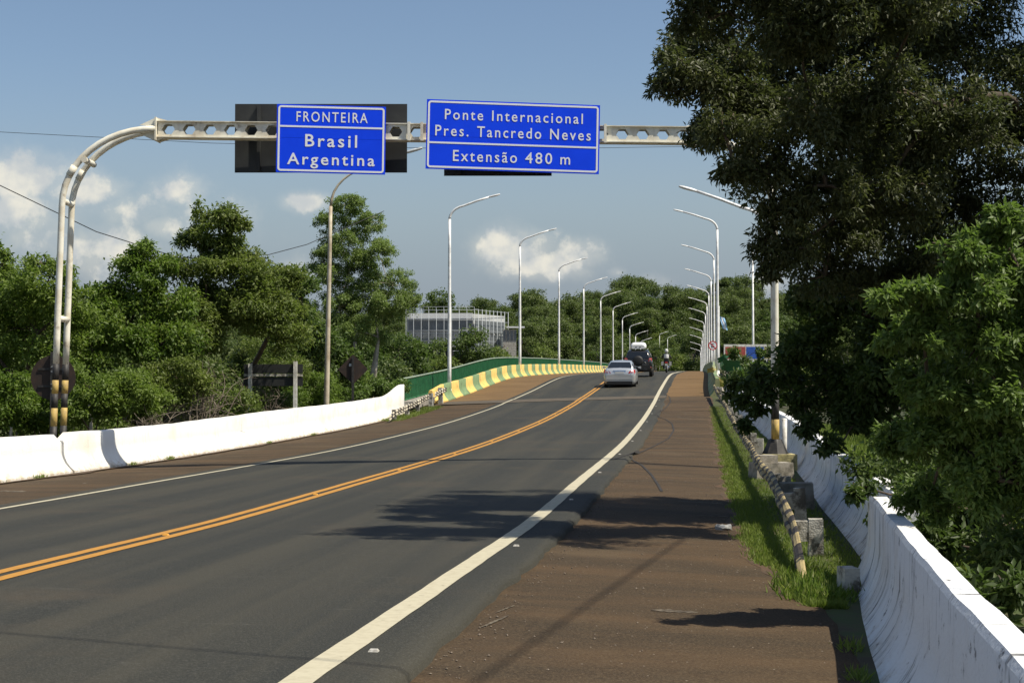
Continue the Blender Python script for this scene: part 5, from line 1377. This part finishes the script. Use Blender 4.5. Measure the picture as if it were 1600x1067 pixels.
# --- right: the big dark tree and what grows under it
BT = [E(1150, -60, 14.6, 120, 80), E(1300, -40, 14.6, 140, 90), E(1105, 25, 15.2, 66, 40), E(1420, -20, 14.8, 130, 90), E(1240, 45, 14.9, 90, 45), E(1150, 110, 16.8, 60, 42), E(1185, 160, 16.8, 60, 40), E(1280, 180, 15.8, 90, 70), E(1370, 150, 16.1, 90, 70), E(1290, 290, 16.1, 80, 60), E(1390, 290, 16.5, 90, 70), E(1480, 170, 16.3, 90, 80), E(1112, 62, 17.3, 78, 52), E(1075, 118, 16.5, 55, 34), E(1120, 150, 16.8, 80, 44), E(1160, 205, 16.3, 80, 44), E(1105, 205, 16.8, 45, 30), E(1190, 268, 16.1, 70, 44), E(1215, 335, 16.3, 52, 44), E(1235, 395, 16.5, 48, 38), E(1150, 262, 15.9, 38, 24), E(1240, 100, 18.3, 110, 95), E(1350, 60, 18.3, 120, 95),
      E(1480, 60, 18.8, 130, 110), E(1330, 220, 18.3, 110, 95), E(1455, 240, 18.8, 120, 100), E(1580, 190, 18.3, 115, 120), E(1300, 350, 17.8, 85, 75), E(1400, 380, 18.8, 105, 85), E(1530, 370, 18.8, 110, 95), E(1220, -40, 17.8, 120, 70), E(1390, -80, 18.3, 140, 90), E(1560, -90, 18.3, 150, 110),
      E(1192, 385, 16.5, 32, 30), E(1200, 425, 16.7, 26, 16), E(1290, 430, 18.3, 60, 45), E(1375, 445, 18.7, 75, 45), E(1460, 430, 18.9, 80, 50), E(1550, 440, 18.9, 80, 60), E(1050, 95, 16.7, 34, 26), E(1035, 135, 16.6, 28, 16), E(1720, 80, 18.3, 150, 150), E(1720, 330, 18.8, 130, 130), E(1880, 120, 18.3, 160, 170), E(1800, -120, 18.3, 180, 140), E(1450, -260, 18.8, 200, 120), E(1700, -300, 18.8, 190, 120)]
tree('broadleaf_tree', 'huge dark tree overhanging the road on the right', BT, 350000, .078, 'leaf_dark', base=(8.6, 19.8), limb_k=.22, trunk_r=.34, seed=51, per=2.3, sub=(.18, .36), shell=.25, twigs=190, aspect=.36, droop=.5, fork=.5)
tree('shrub', 'dark leafy thicket hanging over the white wall beneath the huge tree', [E(1290, 470, 21, 55, 45), E(1370, 500, 21, 80, 60), E(1480, 500, 21.5, 100, 70), E(1262, 545, 21, 50, 40), E(1215, 590, 21.5, 44, 18), E(1180, 603, 21.5, 26, 12), E(1150, 596, 22, 16, 9), E(1160, 626, 21.8, 15, 13), E(1184, 636, 21.5, 13, 15), E(1164, 662, 21.6, 10, 15), E(1200, 618, 21.3, 16, 12), E(1140, 615, 22, 9, 9), E(1252, 622, 21, 28, 24), E(1262, 662, 20.6, 22, 18), E(1310, 610, 21, 50, 44), E(1370, 610, 20.5, 70, 50), E(1460, 620, 20.5, 90, 60), E(1297, 694, 19.8, 24, 13), E(1350, 655, 20.5, 45, 26)], 46000, .105, 'leaf_shrub', base=(6.3, 21.5), trunk_r=.1, seed=52, cat='shrub', per=1.3, shell=.3, twigs=60, stems=2)
tree('sapling', 'lighter green young tree in front of the huge dark tree on the right', [E(1560, 355, 10.25, 42, 32), E(1500, 395, 10.08, 45, 30), E(1590, 420, 10.42, 55, 50), E(1520, 455, 10.25, 60, 40), E(1440, 455, 10.08, 38, 24), E(1385, 470, 10.08, 36, 20), E(1440, 520, 10.25, 56, 36), E(1540, 540, 10.42, 64, 50), E(1390, 535, 10.33, 28, 14), E(1450, 600, 10.58, 55, 44), E(1560, 640, 10.42, 64, 60), E(1470, 690, 10.75, 62, 50), E(1410, 690, 10.92, 36, 36), E(1560, 750, 10.42, 70, 60), E(1450, 780, 11.09, 46, 36), E(1660, 520, 10.42, 70, 110), E(1680, 720, 10.42, 70, 90)], 60000, .058, 'leaf_sapling', base=(3.75, 10.7), trunk_r=.05, seed=53, per=1.2, shell=.3, twigs=110, cat='tree', aspect=.42, fork=.3)
tree('shrub', 'dark undergrowth behind the foreground right wall', [E(1480, 850, 11.5, 70, 40), E(1590, 880, 10.5, 90, 60), E(1420, 790, 14.5, 60, 40), E(1520, 760, 15, 120, 70), E(1400, 730, 17, 60, 40), E(1640, 760, 13, 100, 120), E(1560, 930, 9.2, 60, 40)], 24000, .08, 'leaf_shrub', base=(4.6, 13.8), trunk_r=.025, seed=54, cat='shrub', shell=.2, twigs=30)
tree('shrub', 'small leafy branch hanging over the gap between the two right walls', [E(1335, 775, 13.6, 10, 20), E(1352, 760, 13.8, 18, 12)], 420, .085, 'leaf_shrub', base=(3.95, 14.4), trunk_r=.012, seed=55, cat='shrub', shell=.1, twigs=8)
tree('shrub', 'mixed bushes with reddish tips at the right end of the bridge', [E(1150, 576, 75, 28, 12), E(1192, 584, 68, 34, 16), E(1143, 552, 74, 13, 11), E(1163, 560, 73, 9, 7), E(1186, 552, 72, 12, 9), E(1206, 548, 70, 10, 12), E(1132, 592, 74, 10, 10), E(1170, 596, 66, 30, 20), E(1208, 606, 58, 36, 24)], 9000, .18, 'leaf_bush', seed=56, cat='shrub', trunk_r=.05, shell=.2, twigs=40)
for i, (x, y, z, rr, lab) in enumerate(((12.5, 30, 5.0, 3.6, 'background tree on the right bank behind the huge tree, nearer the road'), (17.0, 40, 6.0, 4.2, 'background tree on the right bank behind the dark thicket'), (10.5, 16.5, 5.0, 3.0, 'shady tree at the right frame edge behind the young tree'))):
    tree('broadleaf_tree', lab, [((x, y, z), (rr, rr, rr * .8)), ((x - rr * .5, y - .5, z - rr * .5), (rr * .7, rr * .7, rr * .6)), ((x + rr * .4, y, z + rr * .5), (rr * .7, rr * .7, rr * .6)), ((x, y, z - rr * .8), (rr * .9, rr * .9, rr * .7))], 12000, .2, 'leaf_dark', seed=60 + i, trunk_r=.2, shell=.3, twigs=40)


def big_leaf_plant():
    d = 72.0; b = at(1157, 640, d); t = empty('big_leaf_plant', (b.x, d, gz(b.x, d))); inv = Vector(t.location)
    def bl(px, py, w, h, rot, m, dd=0.0):
        c = at(px, py, d + dd) - inv; k = d / FOC; mb = MB(); pts = []
        n = 18
        for i in range(n):
            a = 2 * math.pi * i / n; r = 1 + .22 * math.cos(5 * a) - .12 * math.cos(a)
            x, z = w * k * .5 * r * math.cos(a), h * k * .5 * r * math.sin(a)
            pts.append(c + Vector((x * math.cos(rot) - z * math.sin(rot), .08 * math.sin(a * 2) - z * .5, x * math.sin(rot) + z * math.cos(rot))))
        mb.add([c + Vector((0, .03, .03))] + pts, [(0, i + 1, (i + 1) % n + 1) for i in range(n)], 0, True); mb.build('leaf', m, t, fixn=False)
    for a in ((1146, 573, 34, 20, -.2, 'leaf_big_green'), (1150, 588, 30, 18, .3, 'leaf_big_green', .2), (1125, 598, 12, 16, .5, 'leaf_big_yellow', -.2), (1112, 578, 14, 8, .2, 'leaf_big_yellow', .1), (1143, 600, 14, 20, .4, 'fruit_brown', -.1), (1130, 560, 18, 10, .4, 'leaf_big_green', .4), (1168, 585, 22, 14, -.5, 'leaf_big_green', .3)): bl(*a)
    st = MB(); g = np.random.default_rng(8)
    for px, py in ((1146, 578), (1125, 596), (1143, 604), (1112, 580), (1130, 562), (1168, 588)): limb(st, (0, 0, -.1), at(px, py, d) - inv, .02, .008, g, .1, 5, 5)
    st.build('stem', 'bark', t, fixn=False)
    tag(t, 'broad-leaved plant with green and yellowing leaves by the right end of the bridge', 'plant')


big_leaf_plant()

# --- grass
def blades(name, pts, hgt, matn, label, seed, spread=.35):
    g = np.random.default_rng(seed); P = np.array(pts); n = len(P)
    ax = g.normal(size=(n, 3)) * spread; ax[:, 2] = 1; ax /= np.linalg.norm(ax, axis=1, keepdims=True); nr = unit(n, g); nr[:, 2] *= .3
    L = hgt * g.uniform(.5, 1.3, n); me = leaf_mesh(name, P, ax, nr, L, np.maximum(.009, L * .12), g.random(n), matn, .05)
    o = bpy.data.objects.new(name, me); C.objects.link(o); return tag(o, label, 'grass', kind='stuff')


g = np.random.default_rng(77); pts = []
for _ in range(52000):
    s = 12.4 + 50 * g.random() ** 1.9; w = float(np.interp(s, [11, 14, 68], [6.6, 6.9, 7.3])); e = verge_edge(s)
    o = e + (w - e) * g.random() ** 1.35 + g.normal() * .03
    if 6.5 < o and s < 13.2: continue
    p = rd(s, o, shoulder_z(s, min(o, 6.6)) - .02); pts.append(tuple(p))
blades('verge_grass', pts, .075, 'grass', 'green grass strip between the right shoulder and the guardrail', 1, .5)
pts = []
for _ in range(1500):
    s = 12.7 + abs(g.normal()) * .8; o = 6.33 + g.normal() * .12; p = rd(s, o, shoulder_z(s, min(o, 6.6)) - .02); pts.append(tuple(p))
blades('grass_tuft', pts, .13, 'grass', 'grass tuft at the buried end of the right guardrail', 2, .55)
pts = []
for _ in range(15000):
    s = 14 + 26 * g.random() ** 1.4; o = float(right_top2(s)) + .28 + 1.5 * g.random() ** 1.5; x = float(pchip(_k, _x, s)) + o; pts.append((x, s, gz(x, s)))
blades('bank_grass', pts, .26, 'grass', 'tall bright grass on the bank behind the right wall', 3, .4)
pts = []
for _ in range(3500):
    s = 57 + 12 * g.random(); o = -5.7 - .9 * g.random() - .03 * (s - 57); p = rd(s, o, -.04); pts.append(tuple(p))
blades('verge_grass', pts, .12, 'grass', 'small grass patch under the left guardrail', 4, .5)
pts = []
for _ in range(500):
    s = float(g.choice([24.5, 26.2, 31, 33.5, 42, 20.5, 22.3, 47])) + g.normal() * .12; o = left_foot(s) + .03 + abs(g.normal()) * .04; pts.append(tuple(rd(s, o, -.03)))
for _ in range(500):
    s = float(g.choice([8.2, 8.9, 9.6, 10.6])) + g.normal() * .1; o = right_top(s) - .27 - abs(g.normal()) * .05; pts.append(tuple(rd(s, o, shoulder_z(s, 6.4) - .03)))
blades('weed', pts, .10, 'grass', 'sparse weeds in the cracks along the wall feet', 5, .7)

# --- far woods: one mass of trees over the hills and banks
def far_woods():
    col = bpy.data.collections.new('far_crowns')
    for k in range(6):
        g = np.random.default_rng(100 + k); H = [13, 16, 11, 14, 18, 9][k]; r = [4.0, 4.4, 4.2, 3.4, 4.6, 4.2][k]
        ells = [((0, 0, H * .62), (r, r, H * .30))]
        for i in range(5):
            a = g.random() * 6.28; ells.append(((math.cos(a) * r * .6, math.sin(a) * r * .6, H * (.5 + .35 * g.random())), (r * .55, r * .55, r * .42)))
        if k == 4: ells = [((0, 0, H * .88), (r, r, H * .10)), ((r * .5, 0, H * .78), (r * .6, r * .6, H * .07)), ((-r * .5, .6, H * .74), (r * .6, r * .6, H * .08)), ((0, 0, H * .4), (r * .6, r * .6, H * .2))]
        me, subs = leaves_from(ells, 5600, .48, ['leaf_far', 'leaf_far', 'leaf_olive', 'leaf_bush', 'leaf_far', 'leaf_yellowish'][k], 'far_crown', g, .2, .62, (.26, .42), 1.4, .55, low=-.55)
        tr = MB(); limb(tr, (0, 0, -3), (0, 0, H * .62), .22, .1, g, .03, 4, 5)
        for c, rr in ells: limb(tr, (0, 0, H * .35), c, .1, .03, g, .1, 4, 4)
        tm = bpy.data.meshes.new('far_trunk'); tm.from_pydata(tr.v, [], tr.f)
        # join trunk into the crown mesh
        bm = bmesh.new(); bm.from_mesh(me); nf = len(bm.faces); bm.from_mesh(tm); bm.faces.ensure_lookup_table()
        for f in bm.faces[nf:]: f.material_index = 1
        bm.to_mesh(me); bm.free(); me.materials.append(M['bark_pale'])
        o = bpy.data.objects.new('far_crown', me); col.objects.link(o)
    g = np.random.default_rng(5); V, SC, RZ = [], [], []
    def put(s, off, sc):
        if s < 420 and abs(off - 2) < 13: return
        x = float(pchip(_k, _x, min(s, 890))) + off
        if abs(x - BLD[0]) < 18 and -6 < s - BLD[1] < 24: return
        if s < BLD[1] and s > 200 and abs((x / s * FOC + 800) - 712) < 85 and s > BLD[1] - 40: return
        V.append((x, s, terr(s, off) - .5)); SC.append(sc * g.uniform(.75, 1.25)); RZ.append(g.random() * 6.28)
    for _ in range(2300):
        s = 388 + 290 * g.random(); off = -300 + 470 * g.random()
        if 330 < s < 425 and abs(off - 2) < 9: continue
        put(s, off, .95 + .25 * sm(420, 620, s))
    for _ in range(380):
        s = 84 + 28 * g.random(); off = -100 + 88 * g.random(); put(s, off, .42)
    for _ in range(160):
        s = 48 + 50 * g.random(); off = -120 + 100 * g.random(); put(s, off, .45)
    for _ in range(240):
        s = 44 + 60 * g.random(); off = 17 + 70 * g.random(); put(s, off, .42)
    for _ in range(400):
        s = 330 + 58 * g.random(); off = -200 + 300 * g.random()
        if abs(off) > 14: put(s, off, .75)
    me = bpy.data.meshes.new('far_woods'); me.from_pydata(V, [], []); n = len(V)
    a = me.attributes.new('sc', 'FLOAT', 'POINT'); a.data.foreach_set('value', SC)
    a = me.attributes.new('rz', 'FLOAT_VECTOR', 'POINT'); a.data.foreach_set('vector', np.stack([np.zeros(n), np.zeros(n), np.array(RZ)], 1).ravel())
    o = bpy.data.objects.new('far_woods', me); C.objects.link(o)
    ng = bpy.data.node_groups.new('woods', 'GeometryNodeTree'); ng.interface.new_socket('Geometry', in_out='INPUT', socket_type='NodeSocketGeometry'); ng.interface.new_socket('Geometry', in_out='OUTPUT', socket_type='NodeSocketGeometry')
    gi, go = ng.nodes.new('NodeGroupInput'), ng.nodes.new('NodeGroupOutput'); ip = ng.nodes.new('GeometryNodeInstanceOnPoints'); ci = ng.nodes.new('GeometryNodeCollectionInfo')
    ci.inputs['Collection'].default_value = col; ci.inputs['Separate Children'].default_value = True; ci.inputs['Reset Children'].default_value = True
    a1, a2 = ng.nodes.new('GeometryNodeInputNamedAttribute'), ng.nodes.new('GeometryNodeInputNamedAttribute'); a1.data_type = 'FLOAT'; a1.inputs[0].default_value = 'sc'; a2.data_type = 'FLOAT_VECTOR'; a2.inputs[0].default_value = 'rz'
    ip.inputs['Pick Instance'].default_value = True
    L = ng.links.new
    L(gi.outputs[0], ip.inputs['Points']); L(ci.outputs[0], ip.inputs['Instance']); L(a1.outputs[0], ip.inputs['Scale']); L(a2.outputs[0], ip.inputs['Rotation']); L(ip.outputs[0], go.inputs[0])
    md = o.modifiers.new('woods', 'NODES'); md.node_group = ng
    tag(o, 'dense green woods covering the hill and banks beyond the bridge', 'woods', kind='stuff')


BLD = (at(712, 520, 352).x, 352.0)
far_woods()

# a few trees that stand out on the skyline
for i, (px, py, d, rx, ry, m, lab) in enumerate(((1002, 470, 560, 32, 22, 'leaf_far', 'broad dark crown standing highest on the far skyline'), (1130, 441, 545, 11, 5, 'leaf_far', 'small umbrella-shaped tree on the skyline right of the lamp posts'), (690, 466, 470, 22, 15, 'leaf_bush', 'feathery tree on the skyline above the gridded hall'),
                                                (830, 463, 520, 24, 14, 'leaf_far', 'rounded crown on the skyline behind the second left lamp'), (1045, 466, 560, 18, 14, 'leaf_far', 'rounded crown on the skyline left of the right lamp row'), (455, 428, 300, 26, 18, 'leaf_bush', 'dark tree top far behind, between the tallest left tree and the pale tree'))):
    k = d / FOC; p = at(px, py, d)
    tree('skyline_tree', lab, [E(px, py, d, rx, ry), E(px - rx * .5, py + ry * .3, d, rx * .5, ry * .6), E(px + rx * .5, py + ry * .4, d, rx * .55, ry * .6)] + ([E(px, py + ry * 1.6, d, rx * .8, ry), E(px + rx * .2, py + ry * 3, d, rx * .9, ry * 1.1)] if i != 1 else []), 2600, .75, m, seed=80 + i, trunk_r=.25, twigs=10, aspect=.6, per=1.3)
